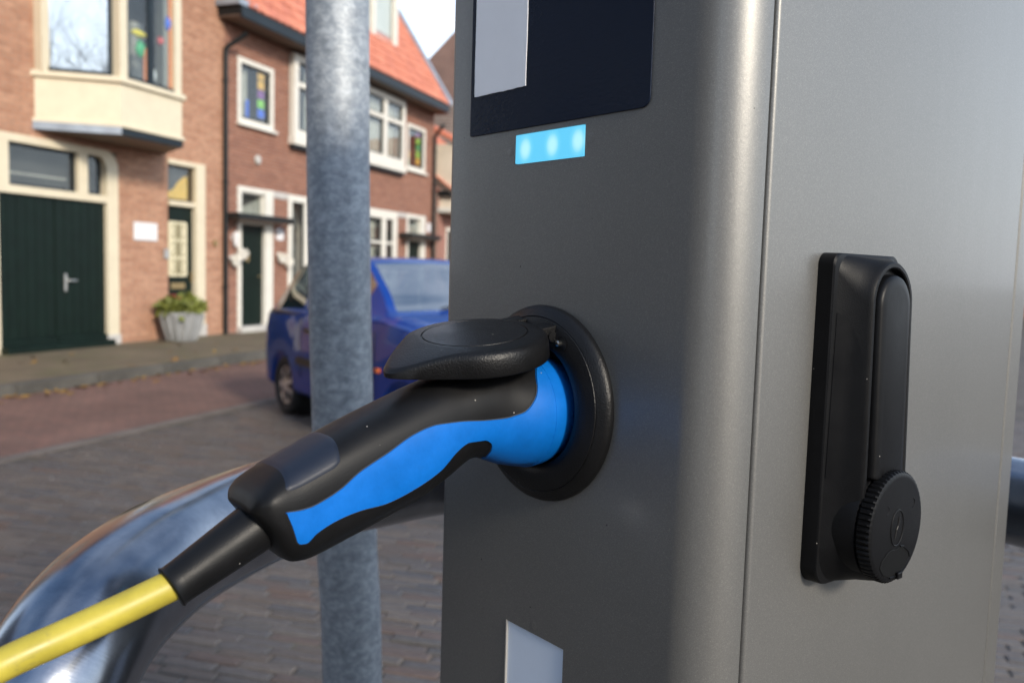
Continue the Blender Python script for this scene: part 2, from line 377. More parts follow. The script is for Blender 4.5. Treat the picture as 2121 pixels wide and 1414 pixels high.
def ledmat():
    m, t, b = nodes('lit_status_window')
    tc = N(t, 'ShaderNodeTexCoord'); acc = None
    for (cx, cz) in ((-0.0215, -0.0005), (0.0037, -0.0002), (0.0262, 0.0002)):
        vd = N(t, 'ShaderNodeVectorMath', operation='DISTANCE'); mp = N(t, 'ShaderNodeMapping')
        mp.inputs['Location'].default_value = (-cx*1.15, 0, -cz*0.9); mp.inputs['Scale'].default_value = (1.15, 0.0, 0.9)
        t.links.new(tc.outputs['Object'], mp.inputs[0]); t.links.new(mp.outputs[0], vd.inputs[0]); vd.inputs[1].default_value = (0, 0, 0)
        r = N(t, 'ShaderNodeMapRange', interpolation_type='SMOOTHERSTEP')
        r.inputs['From Min'].default_value = 0.001; r.inputs['From Max'].default_value = 0.011
        r.inputs['To Min'].default_value = 1.0; r.inputs['To Max'].default_value = 0.0
        t.links.new(vd.outputs['Value'], r.inputs['Value'])
        if acc is None: acc = r.outputs[0]
        else:
            a = N(t, 'ShaderNodeMath', operation='MAXIMUM'); t.links.new(acc, a.inputs[0]); t.links.new(r.outputs[0], a.inputs[1]); acc = a.outputs[0]
    c = ramp(t, acc, [(0.0, (0.095, 0.47, 0.72)), (0.4, (0.14, 0.53, 0.73)), (1.0, (0.36, 0.69, 0.77))])
    b.inputs['Base Color'].default_value = (0.02, 0.05, 0.06, 1)
    t.links.new(c, b.inputs['Emission Color']); b.inputs['Emission Strength'].default_value = 0.80
    b.inputs['Roughness'].default_value = 0.25
    return m
M['led'] = ledmat()
def panelmat():
    m, t, b = nodes('dark_glossy_display_film')
    tc = N(t, 'ShaderNodeTexCoord')
    b.inputs['Base Color'].default_value = (0.008, 0.014, 0.030, 1); b.inputs['Roughness'].default_value = 0.14; b.inputs['Specular IOR Level'].default_value = 0.36
    mp = N(t, 'ShaderNodeMapping'); mp.inputs['Scale'].default_value = (1, 1, 2.2); t.links.new(tc.outputs['Object'], mp.inputs[0])
    n = N(t, 'ShaderNodeTexNoise', Scale=190.0, Detail=3.0, Distortion=0.5); t.links.new(mp.outputs[0], n.inputs['Vector'])
    bp = N(t, 'ShaderNodeBump', Strength=0.22, Distance=0.0006); t.links.new(n.outputs['Fac'], bp.inputs['Height']); t.links.new(bp.outputs[0], b.inputs['Normal'])
    return m
M['panel'] = panelmat()
M['paper'] = simple('white_paper_label', (0.86, 0.87, 0.90), 0.5, 0, 0.02, 40)
M['opal'] = simple('opal_white_plastic', (0.72, 0.80, 0.92), 0.3, 0, 0.03, 20)

M['cream'] = simple('cream_paint', (0.64, 0.565, 0.415), 0.45, 0, 0.05, 6, 0.1, 90)
M['white'] = simple('white_paint', (0.66, 0.635, 0.565), 0.45, 0, 0.06, 6, 0.1, 90)
M['dgreen'] = simple('dark_green_paint', (0.003, 0.010, 0.007), 0.45, 0, 0.25, 5, 0.1, 60, spec=0.22)
M['black_paint'] = simple('black_paint', (0.008, 0.010, 0.011), 0.45, 0, 0.2, 5, spec=0.3)
M['slate'] = simple('dark_blue_grey_paint', (0.010, 0.017, 0.023), 0.45, 0, 0.2, 5, spec=0.3)
M['soffit'] = simple('brown_soffit_boards', (0.17, 0.125, 0.10), 0.6, 0, 0.2, 6)
M['lead'] = simple('lead_sheet', (0.30, 0.34, 0.39), 0.45, 0.3, 0.2, 5)
M['mortar'] = simple('lime_mortar', (0.30, 0.26, 0.22), 0.95, 0, 0.2, 6, 0.4, 120)
M['brick1'] = brickmat('orange_brick', [(0.37, 0.18, 0.108), (0.45, 0.235, 0.145), (0.49, 0.27, 0.17), (0.40, 0.20, 0.122)])
M['brick2'] = brickmat('red_brown_brick', [(0.23, 0.098, 0.065), (0.285, 0.125, 0.08), (0.31, 0.143, 0.094), (0.25, 0.108, 0.07)])
M['brick3'] = brickmat('dull_red_brick', [(0.30, 0.13, 0.10), (0.36, 0.16, 0.12), (0.40, 0.19, 0.14)])
M['tile'] = brickmat('orange_roof_tile', [(0.48, 0.165, 0.105), (0.54, 0.19, 0.12), (0.58, 0.22, 0.14), (0.46, 0.16, 0.11)])
M['tile_old'] = brickmat('brown_roof_tile', [(0.22, 0.11, 0.08), (0.28, 0.14, 0.10), (0.33, 0.17, 0.12)])
M['pane'] = glassmat('window_glass'); M['car_glass'] = glassmat('car_window_glass', (0.30, 0.34, 0.34), 1.0, 3.6); M['windscreen_glass'] = glassmat('windscreen_glass', (0.30, 0.34, 0.36), 1.0, 6.0); M['bay_glass'] = glassmat('reflective_window_glass', (0.8, 0.82, 0.82), 1.0, 6.0)
M['room'] = simple('dim_room_interior', (0.045, 0.042, 0.04), 0.9, 0, 0.5, 1.5)
M['curtain'] = simple('net_curtain', (0.36, 0.34, 0.29), 0.9, 0, 0.2, 8)
M['ochre'] = simple('ochre_blind', (0.70, 0.40, 0.03), 0.7, 0, 0.12, 8)
M['steel'] = simple('brushed_steel', (0.6, 0.58, 0.54), 0.35, 0.9)
M['brass'] = simple('brass', (0.45, 0.33, 0.16), 0.4, 0.8)
M['concrete'] = simple('pale_concrete', (0.27, 0.275, 0.275), 0.8, 0, 0.2, 5, 0.3, 60)
M['stone'] = simple('grey_kerb_stone', (0.075, 0.070, 0.060), 0.85, 0, 0.35, 4, 0.4, 60)
M['step'] = simple('pale_doorstep_stone', (0.46, 0.44, 0.41), 0.8, 0, 0.12, 5)
M['leaf'] = simple('green_leaves', (0.15, 0.17, 0.03), 0.6, 0, 0.5, 18)
M['soil'] = simple('dark_soil', (0.05, 0.035, 0.025), 0.95)
M['flower_red'] = simple('red_petals', (0.55, 0.06, 0.10), 0.6); M['flower_orange'] = simple('orange_petals', (0.75, 0.30, 0.03), 0.6)
M['flower_white'] = simple('white_petals', (0.85, 0.82, 0.74), 0.6)
M['glaze'] = simple('white_glaze', (0.82, 0.80, 0.74), 0.25)
M['plaque'] = simple('white_enamel', (0.72, 0.70, 0.70), 0.4, 0, 0.03)
M['bark'] = simple('grey_brown_bark', (0.09, 0.075, 0.06), 0.9, 0, 0.3, 8, 0.6, 30, 0.01)
M['deadleaf'] = brickmat('fallen_leaf', [(0.16, 0.09, 0.03), (0.30, 0.18, 0.04), (0.22, 0.11, 0.03), (0.12, 0.07, 0.03)], rough=0.7, bump=0.1)
for nme, c in (('toy_yellow', (0.75, 0.60, 0.03)), ('toy_green', (0.03, 0.35, 0.12)), ('toy_orange', (0.80, 0.26, 0.09)), ('toy_blue', (0.03, 0.12, 0.65)), ('toy_lime', (0.22, 0.55, 0.05)), ('toy_purple', (0.22, 0.06, 0.25)), ('toy_red', (0.55, 0.06, 0.05)), ('toy_white', (0.7, 0.7, 0.68)), ('toy_amber', (0.75, 0.40, 0.03))):
    M[nme] = simple(nme, c, 0.5)

# ------------------------------------------------------------------ places
O = Vector((-5.8861, 12.1202, 0)); FAZ = R(19.19)
FD = Vector((math.sin(FAZ), math.cos(FAZ), 0)); FN = Vector((math.cos(FAZ), -math.sin(FAZ), 0))
FROT = math.atan2(FD.y, FD.x)
def fac(s, p, z): return O + FD*s + FN*p + Vector((0, 0, z))

# ------------------------------------------------------------------ ground
def sheet(name, pts, z, m):
    mb = MB(); mb.add([(p.x, p.y, z) for p in pts], [tuple(range(len(pts)))])
    o = mb.build(name, m, fixn=False)
    if o.data.polygons[0].normal.z < 0: o.data.flip_normals()
    return tag(o, kind='structure')
PAZ = R(-76)
E1 = Vector((math.sin(PAZ), math.cos(PAZ), 0)); E2 = Vector((-E1.y, E1.x, 0)) * -1
if E2.y < 0: E2 = -E2
prot = -math.atan2(E1.y, E1.x)
GC = [(0.108, 0.075, 0.060), (0.088, 0.082, 0.080), (0.115, 0.098, 0.085), (0.072, 0.071, 0.075), (0.100, 0.080, 0.066), (0.080, 0.076, 0.073)]
M['ground'] = pavetex('worn_clinker_paving', (0.100, 0.084, 0.073), (0.083, 0.077, 0.073), (0.068, 0.062, 0.052), rot=prot, moss=0.18)
M['road'] = pavetex('red_clinker_road', (0.19, 0.102, 0.082), (0.16, 0.092, 0.076), (0.06, 0.045, 0.04), rot=prot+0.4, moss=0.05)
M['pavement'] = pavetex('mossy_brick_pavement', (0.165, 0.130, 0.088), (0.13, 0.105, 0.072), (0.07, 0.062, 0.035), rot=-FROT, moss=0.5)
G = [Vector((-400, -300, 0)), Vector((400, -300, 0)), Vector((400, 700, 0)), Vector((-400, 700, 0))]
sheet('ground', G, -0.0075, M['ground'])
sheet('road', [fac(-60, 2.42, 0), fac(120, 2.42, 0), fac(120, 4.55, 0), fac(-60, 4.55, 0)], -0.0025, M['road'])
# lane edge course of pale blocks
mb = MB()
for k in range(230):
    s0 = -16 + k*0.30
    a, b_, c, d = fac(s0, 4.56, 0), fac(s0+0.292, 4.56, 0), fac(s0+0.292, 4.68, 0), fac(s0, 4.68, 0)
    mb.add([(p.x, p.y, -0.012) for p in (a, b_, c, d)] + [(p.x, p.y, 0.001+0.002*random.random()) for p in (a, b_, c, d)], [(4,5,6,7),(0,1,5,4),(1,2,6,5),(2,3,7,6),(3,0,4,7)])
e = mb.build('edge_course', simple('pale_edge_blocks', (0.135, 0.115, 0.102), 0.85, 0, 0.3, 3)); tag(e, kind='structure')
# raised pavement in front of the houses, with a kerb of separate stones
pv = MB()
A_, B_, C_, D_ = fac(-60, -0.4, 0), fac(120, -0.4, 0), fac(120, 2.26, 0), fac(-60, 2.26, 0)
pv.add([(p.x, p.y, -0.02) for p in (A_, B_, C_, D_)] + [(p.x, p.y, 0.10) for p in (A_, B_, C_, D_)], [(4,5,6,7),(0,1,5,4),(1,2,6,5),(2,3,7,6),(3,0,4,7)])
pav = tag(pv.build('pavement', M['pavement']), kind='structure')
kerb = empty('kerb', fac(0, 2.33, 0), FROT); tag(kerb, kind='structure')
km = MB().box(-0.495, 0.495, -0.065, 0.065, -0.02, 0.105).mesh('kerb_stone', M['stone'])
for k in range(-14, 40):
    o = bpy.data.objects.new('kerb_stone', km); COL.objects.link(o); o.parent = kerb
    o.location = (k*1.0, random.uniform(-0.004, 0.004), random.uniform(-0.006, 0.004)); 
    bv = o.modifiers.new('bevel', 'BEVEL'); bv.width = 0.012; bv.segments = 2

# clinker bricks of the parking bay: near ones singly, the others in one mesh
def project(P):
    d = P - Vector((0, 0, CAM_H)); z = d.dot(F)
    if z < 0.1: return None
    return 1060.5 + 1732*d.dot(RX)/z, 707 - 1732*d.dot(UX)/z, z
M['paver_one'] = brickmat('clinker_brick', GC, attr='obj', rough=0.55, bump=0.6)
M['paver_many'] = brickmat('clinker_brick_far', GC, attr='Col', rough=0.55, bump=0.6)
cands = []
L_, H_ = 0.204, 0.056
for r in range(32, 164):
    q2 = r * H_
    for c in range(-60, 60):
        q1 = c*L_ + (0.5*L_ if r % 2 else 0) + 0.11*math.sin(r*2.1)
        P = E1*q1 + E2*q2
        if P.y < 1.6 or abs(P.x) > 0.80*P.y + 0.8: continue
        # stop at the road and at posts
        if (P - O).dot(FN) < 4.80: continue
        cands.append(P)
def seen(P):
    q = project(P)
    if not q: return None
    x, y, z = q
    if y > 1412 or x < 4: return None
    if x < 905 and y > 1085:
        edge = ipol([(1085, 640), (1100, 620), (1170, 480), (1300, 360), (1414, 307)], y)
        if x > edge + 6 and not (668 < x < 782): return z
    if x < 560 and 850 < y < 985: 
        if y < ipol([(0, 1225), (150, 1110), (330, 1020), (560, 955)], x) - 6: return z + 0.6
    if x > 2078 and y > 1150: return z
    return None
scored = sorted([(seen(P), i) for i, P in enumerate(cands) if seen(P) is not None])
near = set(i for _, i in scored[:300])
def brick_mesh(name, l, w, h, ch=0.004, jig=0.0):
    mb = MB()
    j = lambda: random.uniform(-jig, jig)
    x, y = l/2, w/2
    mb.add([(-x,-y,-0.014),(x,-y,-0.014),(x,y,-0.014),(-x,y,-0.014),
            (-x,-y,h-ch),(x,-y,h-ch),(x,y,h-ch),(-x,y,h-ch),
            (-x+ch+abs(j()),-y+ch+abs(j()),h),(x-ch-abs(j()),-y+ch+abs(j()),h),(x-ch-abs(j()),y-ch-abs(j()),h),(-x+ch+abs(j()),y-ch-abs(j()),h)],
           [(8,9,10,11),(4,5,9,8),(5,6,10,9),(6,7,11,10),(7,4,8,11),(0,1,5,4),(1,2,6,5),(2,3,7,6),(3,0,4,7)])
    return mb
paving = empty('brick_paving', (0, 0, 0)); tag(paving, kind='structure')
variants = [brick_mesh('brick', 0.199+random.uniform(-.004,.002), 0.051+random.uniform(-.003,.002), 0.0, 0.006, 0.0015).mesh('brick', M['paver_one'], fixn=False) for _ in range(8)]
many = MB(); mcol = []
for i, P in enumerate(cands):
    rz = math.atan2(E1.y, E1.x) + random.gauss(0, 0.018); z = random.gauss(0, 0.0025)
    Pj = P + E1*random.uniform(-.004, .004) + E2*random.uniform(-.003, .003)
    if i in near:
        o = bpy.data.objects.new('brick', random.choice(variants)); COL.objects.link(o); o.parent = paving
        o.location = (Pj.x, Pj.y, z); o.rotation_euler = (random.gauss(0, .012), random.gauss(0, .008), rz)
    else:
        b = brick_mesh('b', 0.199, 0.051, z, 0.006, 0.0015); c_, s_ = math.cos(rz), math.sin(rz)
        many.add([(Pj.x + c_*x - s_*y, Pj.y + s_*x + c_*y, zz) for x, y, zz in b.v], b.f)
        mcol += [random.random()] * len(b.v)
def setcol(me, vals):
    a = me.attributes.new('Col', 'FLOAT', 'POINT'); a.data.foreach_set('value', vals)
o = many.build('brick_field', M['paver_many'], paving, fixn=False); setcol(o.data, mcol); tag(o, kind='stuff')

# ------------------------------------------------------------------ building kit (local x = along the facade, y = into the house, z up)
def holes_cells(x0, x1, z0, z1, holes):
    xs = sorted({x0, x1, *[min(max(h[k], x0), x1) for h in holes for k in (0, 1)]})
    zs = sorted({z0, z1, *[min(max(h[k], z0), z1) for h in holes for k in (2, 3)]})
    for a, b in zip(xs, xs[1:]):
        for c, d in zip(zs, zs[1:]):
            mx, mz = (a+b)/2, (c+d)/2
            if not any(h[0] < mx < h[1] and h[2] < mz < h[3] for h in holes): yield a, b, c, d
def brick_wall(parent, x0, x1, z0, z1, holes, m, thick=0.30, y=0.0, mortar=None):
    mb = MB()
    for a, b, c, d in holes_cells(x0, x1, z0, z1, holes): mb.box(a, b, y+0.007, y+thick, c, d)
    w = mb.build('wall', mortar or M['mortar'], parent)
    bb = MB(); cols = []
    ch, bl = 0.0625, 0.22; r = 0; z = z0
    while z < z1 - 0.02:
        zt = min(z + 0.051, z1); x = x0 - (bl/2 if r % 2 else 0)
        while x < x1:
            segs = [(max(x, x0), min(x + bl - 0.011, x1))]
            for h in holes:
                if h[2] < (z+zt)/2 < h[3]:
                    ns = []
                    for a, b in segs:
                        if b <= h[0] or a >= h[1]: ns.append((a, b)); continue
                        if a < h[0]: ns.append((a, h[0]))
                        if b > h[1]: ns.append((h[1], b))
                    segs = ns
            for a, b in segs:
                if b - a < 0.02: continue
                j = random.uniform(-0.0015, 0.0015); v = random.random()
                bb.add([(a,y+j,z),(b,y+j,z),(b,y+j,zt),(a,y+j,zt),(a,y+.012,z),(b,y+.012,z),(b,y+.012,zt),(a,y+.012,zt)],
                       [(0,1,2,3),(1,5,6,2),(4,0,3,7),(3,2,6,7),(4,5,1,0)])
                cols += [v]*8
            x += bl
        z += ch; r += 1
    o = bb.build('bricks', m, w, fixn=False); setcol(o.data, cols); tag(o, kind='stuff')
    return w
def frame_rect(mb, x0, x1, z0, z1, w, y0, y1, wb=None):
    wb = w if wb is None else wb
    mb.box(x0, x0+w, y0, y1, z0, z1); mb.box(x1-w, x1, y0, y1, z0, z1)
    mb.box(x0+w, x1-w, y0+.002, y1, z1-w, z1); mb.box(x0+w, x1-w, y0+.002, y1, z0, z0+wb)
def window(parent, x0, x1, z0, z1, w=0.08, y=-0.01, mull=(), bars=(), sill=True, fm='white', depth=0.11, sash=0.035, sashm='slate', room=0.7, name='window', curtain=None):
    mb = MB(); frame_rect(mb, x0, x1, z0, z1, w, y, y+depth)
    for q, qw in mull: mb.box(q-qw/2, q+qw/2, y+.003, y+depth, z0+w, z1-w)
    xs = [x0+w] + [v for q, qw in mull for v in (q-qw/2, q+qw/2)] + [x1-w]
    zs = [z0+w] + [v for q, qw in bars for v in (q-qw/2, q+qw/2)] + [z1-w]
    for q, qw in bars:
        for k in range(0, len(xs), 2): mb.box(xs[k], xs[k+1], y+.005, y+depth, q-qw/2, q+qw/2)
    f = mb.build(name, M[fm], parent, bevel=0.006)
    for k in range(0, len(xs), 2):
        for l in range(0, len(zs), 2):
            a, b, c, d = xs[k], xs[k+1], zs[l], zs[l+1]
            sm = MB(); frame_rect(sm, a, b, c, d, sash, y+.045, y+.085); sm.build('sash', M[sashm], f)
            MB().box(a+sash, b-sash, y+.062, y+.067, c+sash, d-sash).build('pane', M['pane'], f)
    if sill:
        MB().box(x0-.04, x1+.04, y-.07, y+.05, z0-.055, z0-.002).build('sill', M[fm], f, bevel=0.008)
    if room:
        rm = MB()
        rm.add([(x0,y+.12,z0),(x1,y+.12,z0),(x1,y+.12,z1),(x0,y+.12,z1),(x0,y+.12+room,z0),(x1,y+.12+room,z0),(x1,y+.12+room,z1),(x0,y+.12+room,z1)],
               [(4,5,6,7),(0,4,7,3),(1,2,6,5),(3,7,6,2),(0,1,5,4)])
        rm.build('room', M['room'], f, fixn=False)
    if curtain:
        for a, b in curtain:
            cm_ = MB(); n = max(8, int((b-a)/0.02))
            top = [(a+(b-a)*i/n, y+.16+.018*math.sin(i*1.9+a*7), z1-w) for i in range(n+1)]
            bot = [(x, yy, z0+w) for x, yy, _ in top]
            cm_.loft([bot, top], False, False, closed=False); cm_.build('curtain', M['curtain'], f, smooth=60)
    return f
def roof_slab(parent, x0, x1, eave_y, eave_z, ridge_y, ridge_z, tile, pitch_w=0.21, course=0.30):
    # pantiles: each course a rippled strip lapping over the one below
    L = math.hypot(ridge_y-eave_y, ridge_z-eave_z); dy, dz = (ridge_y-eave_y)/L, (ridge_z-eave_z)/L
    ny, nz_ = -dz, dy
    base = MB(); t = 0.06
    base.add([(x0,eave_y,eave_z),(x1,eave_y,eave_z),(x1,ridge_y,ridge_z),(x0,ridge_y,ridge_z),
              (x0,eave_y-ny*t,eave_z-nz_*t),(x1,eave_y-ny*t,eave_z-nz_*t),(x1,ridge_y-ny*t,ridge_z-nz_*t),(x0,ridge_y-ny*t,ridge_z-nz_*t)],
             [(0,1,2,3),(4,7,6,5),(0,4,5,1),(1,5,6,2),(2,6,7,3),(3,7,4,0)])
    ro = base.build('roof', M['soffit'], parent)
    tm = MB(); cols = []; nt_ = max(1, round((x1-x0)/pitch_w)); pw = (x1-x0)/nt_; nc = max(1, round(L/course)); cl = L/nc
    for r in range(nc):
        for c in range(nt_):
            v = random.random(); jz = random.uniform(-.004, .004)
            xs = [x0+pw*c + pw*k/4 for k in range(5)]; hs = [0.012, 0.030, 0.045, 0.034, 0.012]
            pts = []
            for (l, ex) in ((r*cl-0.02, 0.022), ((r+1)*cl+0.01, 0.004)):
                for xx, hh in zip(xs, hs):
                    q = hh+ex+jz; pts.append((xx, eave_y+dy*l+ny*q, eave_z+dz*l+nz_*q))
            for xx, hh in zip(xs, hs):
                q = 0.003; l = r*cl-0.02; pts.append((xx, eave_y+dy*l+ny*q, eave_z+dz*l+nz_*q))
            fs = [(k, k+1, 6+k, 5+k) for k in range(4)] + [(10+k, 11+k, k+1, k) for k in range(4)]
            tm.add(pts, fs); cols += [v]*15
    o = tm.build('tiles', tile, ro, smooth=40, fixn=False); setcol(o.data, cols); tag(o, kind='stuff')
    return ro
def gutter(parent, x0, x1, y_wall, out, z0, z1, m='slate', soff='soffit'):
    MB().box(x0, x1, y_wall-out, y_wall-out+0.045, z0, z1).build('gutter', M[m], parent, bevel=0.01)
    MB().box(x0+.01, x1-.01, y_wall-out+0.046, y_wall+.02, z0+.03, z0+.05).build('soffit', M[soff], parent)
    MB().box(x0, x0+.03, y_wall-out+.046, y_wall+.02, z0+.051, z1-.004).build('gutter_end', M['black_paint'], parent)
    MB().box(x1-.03, x1, y_wall-out+.046, y_wall+.02, z0+.051, z1-.004).build('gutter_end', M['black_paint'], parent)
def pipe(parent, x, y, z0, z1, r=0.042, out=None, m='black_paint', zinc=True):
    pts = [(x, y, z0), (x, y, z1)]
    o = MB().tube(pts, r, 14).build('drainpipe', M[m], parent, smooth=40)
    for zz in (0.9, 2.7, 4.4):
        if zz < z1: MB().lathe([(r+.001, zz), (r+.012, zz), (r+.012, zz+.035), (r+.001, zz+.035)], 14, 'z', (x, y, 0)).build('pipe_clip', M[m], o)
    if out:
        MB().tube(curve([(x, y, z1), (x+.0, y-.02, z1+.1), (x+out[0]*.5, y+out[1]*.5, z1+.22), (x+out[0], y+out[1], z1+.36)], 5), r*.95, 12).build('pipe_bend', M[m], o, smooth=40)
    return o

# ------------------------------------------------------------------ left house: orange brick, garage doors, cream bay window
h1 = empty('brick_house', fac(0, 0, 0.10), FROT, off=(0, 0, -0.10))
tag(h1, 'orange brick house with cream bay window above dark green garage doors', 'house')
X0, X1 = -6.2, 2.595
gar = (-1.93, 0.20, 0.0, 2.88); dr1 = (1.235, 2.08, 0.0, 2.94); bayh = (-1.02, 1.04, 3.45, 6.0)
lw = (-5.3, -3.5, 0.9, 2.7); lw2 = (-5.3, -3.5, 4.0, 5.6)
brick_wall(h1, X0, X1, 0.06, 8.2, [gar, dr1, bayh, lw, lw2], M['brick1'])
MB().box(X0, X1-.004, .31, 8.0, .06, 8.2).build('house_body', M['mortar'], h1)
window(h1, *lw, mull=((-4.4, .09),), fm='cream'); window(h1, *lw2, mull=((-4.4, .09),), fm='cream')
# garage: cream frame with an eased top corner, transom lights, two leaves
g = MB()
g.box(-1.93, -1.73, -.03, .12, .10, 2.88); g.box(-0.005, 0.20, -.03, .12, .10, 2.62)
g.box(-1.73, -0.005, -.028, .12, 2.135, 2.235)
arch = [(-1.73, 2.88), (-0.02, 2.88)] + [(-0.02+0.22*math.sin(R(a)), 2.62+0.26*math.cos(R(a))) for a in (15, 30, 45, 60, 75)] + [(0.20, 2.62), (-0.005, 2.62), (-0.04, 2.72), (-0.12, 2.78), (-1.73, 2.78)]
g.prism(arch, -.029, .119, 'y')
g.box(-0.50, -0.34, -.026, .118, 2.235, 2.78); g.box(-1.72, -1.57, -.026, .118, 2.235, 2.78)
gf = g.build('garage_frame', M['cream'], h1)
for a, b in ((-1.57, -.50), (-.34, -.06)):
    sm = MB(); frame_rect(sm, a, b, 2.235, 2.78, .035, .04, .08); sm.build('sash', M['slate'], gf)
    MB().box(a+.035, b-.035, .055, .06, 2.27, 2.745).build('pane', M['pane'], gf)
MB().box(-1.5, -.52, .18, .19, 2.40, 2.425).build('rail', M['curtain'], gf)
rm = MB().add([(-1.9,.125,2.1),(.1,.125,2.1),(.1,.125,2.85),(-1.9,.125,2.85),(-1.9,.30,2.1),(.1,.30,2.1),(.1,.30,2.85),(-1.9,.30,2.85)],[(4,5,6,7),(0,4,7,3),(1,2,6,5),(3,7,6,2),(0,1,5,4)])
rm.build('room', M['room'], gf, fixn=False)
MB().box(-0.02, 0.215, -.05, .12, .10, .24).build('frame_foot', M['step'], gf, bevel=.01)
for a, b in ((-1.73, -.868), (-.862, -.005)):
    d = MB().box(a, b, .03, .08, .19, 2.135).build('garage_door', M['dgreen'], h1, bevel=.008)
    MB().box(a+.002, b-.002, -.02, .03, .12, .26).build('weather_bar', M['dgreen'], d, bevel=.008)
    n = 6
    for k in range(n):
        q = (b-a-.02)/n
        MB().box(a+.01+k*q+.004, a+.01+(k+1)*q-.004, .022, .031, .27, 2.12).build('board', M['dgreen'], d, bevel=.003)
    if a > -1:
        MB().box(-.725, -.685, .006, .022, .88, 1.12).build('handle_plate', M['steel'], d, bevel=.006)
        MB().tube([(-.705, .006, 1.03), (-.705, -.03, 1.03), (-.69, -.04, 1.03), (-.56, -.04, 1.03)], .011, 8).build('handle', M['steel'], d, smooth=40)
        MB().box(-.712, -.698, -.002, .006, .92, .95).build('lock', M['steel'], d)
MB().box(-1.74, 0.0, -.16, .03, .08, .185).build('threshold', M['dgreen'], h1, bevel=.01)
# front door with grille and yellow transom light
f = MB()
f.box(1.862, 2.08, -.03, .13, .30, 2.94); f.box(1.24, 1.262, .03, .13, .10, 2.86)
f.box(1.24, 1.862, -.02, .13, 2.86, 2.938); f.box(1.262, 1.862, -.015, .13, 2.215, 2.29)
df = f.build('door_frame', M['cream'], h1, bevel=.006)
MB().box(1.68, 2.10, -.05, .13, .10, .298).build('frame_foot', M['step'], df, bevel=.012)
MB().box(1.235, 1.68, -.10, .13, .08, .16).build('doorstep', M['step'], df, bevel=.012)
d = MB().box(1.264, 1.86, .06, .10, .165, 2.213).build('front_door', M['dgreen'], h1, bevel=.006)
gl = [(x, z) for x, z in rrect(1.30, 1.72, 1.09, 1.97, .04)]
MB().prism(gl, .045, .058, 'y').build('grille_panel', simple('cream_glass', (0.62, 0.56, 0.38), .3, 0, .06, 4), d)
gm = MB()
for zc in (1.25, 1.53, 1.81):
    for sx in (-1, 1):
        for s2 in (-1, 1):
            pts = [(1.51+sx*(.075+.05*math.cos(a)), .036, zc+s2*.055+.05*math.sin(a)*s2) for a in [k*.55 for k in range(10)]]
            gm.tube(pts, .008, 5)
gm.tube([(1.51, .036, 1.10), (1.51, .036, 1.96)], .007, 5)
gm.build('iron_scrollwork', simple('dark_gilt_iron', (.10, .085, .03), .5, .3), d)
MB().box(1.36, 1.68, .052, .06, .89, .985).build('letter_slot', M['brass'], d, bevel=.006)
MB().box(1.80, 1.825, .02, .06, 1.0, 1.16).build('door_handle', M['brass'], d, bevel=.004)
t_ = MB(); frame_rect(t_, 1.263, 1.861, 2.291, 2.859, .035, .05, .09); ts = t_.build('transom_sash', simple('brown_sash', (.07, .05, .03), .4), df)
MB().box(1.298, 1.826, .065, .07, 2.326, 2.824).build('pane', M['pane'], ts)
bl = MB().add([(1.30,.105,2.33),(1.80,.105,2.33),(1.80,.105,2.72),(1.72,.105,2.70),(1.58,.105,2.60),(1.50,.105,2.50),(1.42,.105,2.45),(1.30,.105,2.43)],[(0,1,2,3,4,5,6,7)])
bl.v += [(x, y+.01, z) for x, y, z in bl.v]; bl.f += [tuple(range(8, 16))[::-1]]
bl.build('ochre_drape', M['ochre'], ts)
MB().box(1.24, 1.86, .135, .30, 2.29, 2.86).build('room', M['room'], df)
# bay window: plan is a trapezium
P_ = 0.85
plan = [(-1.17, 0.0), (-0.575, -P_), (0.575, -P_), (1.17, 0.0)]
def bay_band(mb, z0, z1, grow=0.0):
    q = [(-1.17-grow*1.1, .02), (-0.575-grow*.62, -P_-grow), (0.575+grow*.62, -P_-grow), (1.17+grow*1.1, .02)]
    mb.prism(q, z0, z1, 'z')
bb = MB(); bay_band(bb, 3.13, 3.66); bay = bb.build('bay_window', M['cream'], h1)
bb = MB(); bay_band(bb, 3.66, 3.735, .05); bb.build('bay_sill', M['cream'], bay, bevel=.01)
bb = MB(); bay_band(bb, 3.08, 3.135, .035); bb.build('bay_moulding', M['cream'], bay, bevel=.01)
bb = MB(); bay_band(bb, 2.99, 3.078, .012); bb.build('bay_base', M['slate'], bay)
# lead flashing on the left cheek
bb = MB(); a, b = Vector((-1.19, 0)), Vector((-0.585, -P_-.02)); nrm = Vector((-P_, -.595)).normalized()
q = [a, b, b+nrm*.012, a+nrm*.012]
bb.prism([tuple(v) for v in q], 2.985, 3.085, 'z'); bb.build('lead_flashing', M['lead'], bay)
bb = MB(); bay_band(bb, 2.975, 2.988, -.02); bb.build('bay_soffit', M['soffit'], bay)
ZT = 5.7
bb = MB(); bay_band(bb, ZT, ZT+.25, .08); bb.build('bay_roof', M['cream'], bay)
def post(mb, x, y, w, z0=3.735, z1=ZT): mb.box(x-w/2, x+w/2, y-w/2, y+w/2, z0, z1)
bp_ = MB(); post(bp_, -.575+.06, -P_+.07, .13); post(bp_, .575-.07, -P_+.065, .13)
post(bp_, -1.17+.09, -.06, .14); post(bp_, 1.17-.09, -.06, .14); bp_.build('bay_posts', M['cream'], bay)
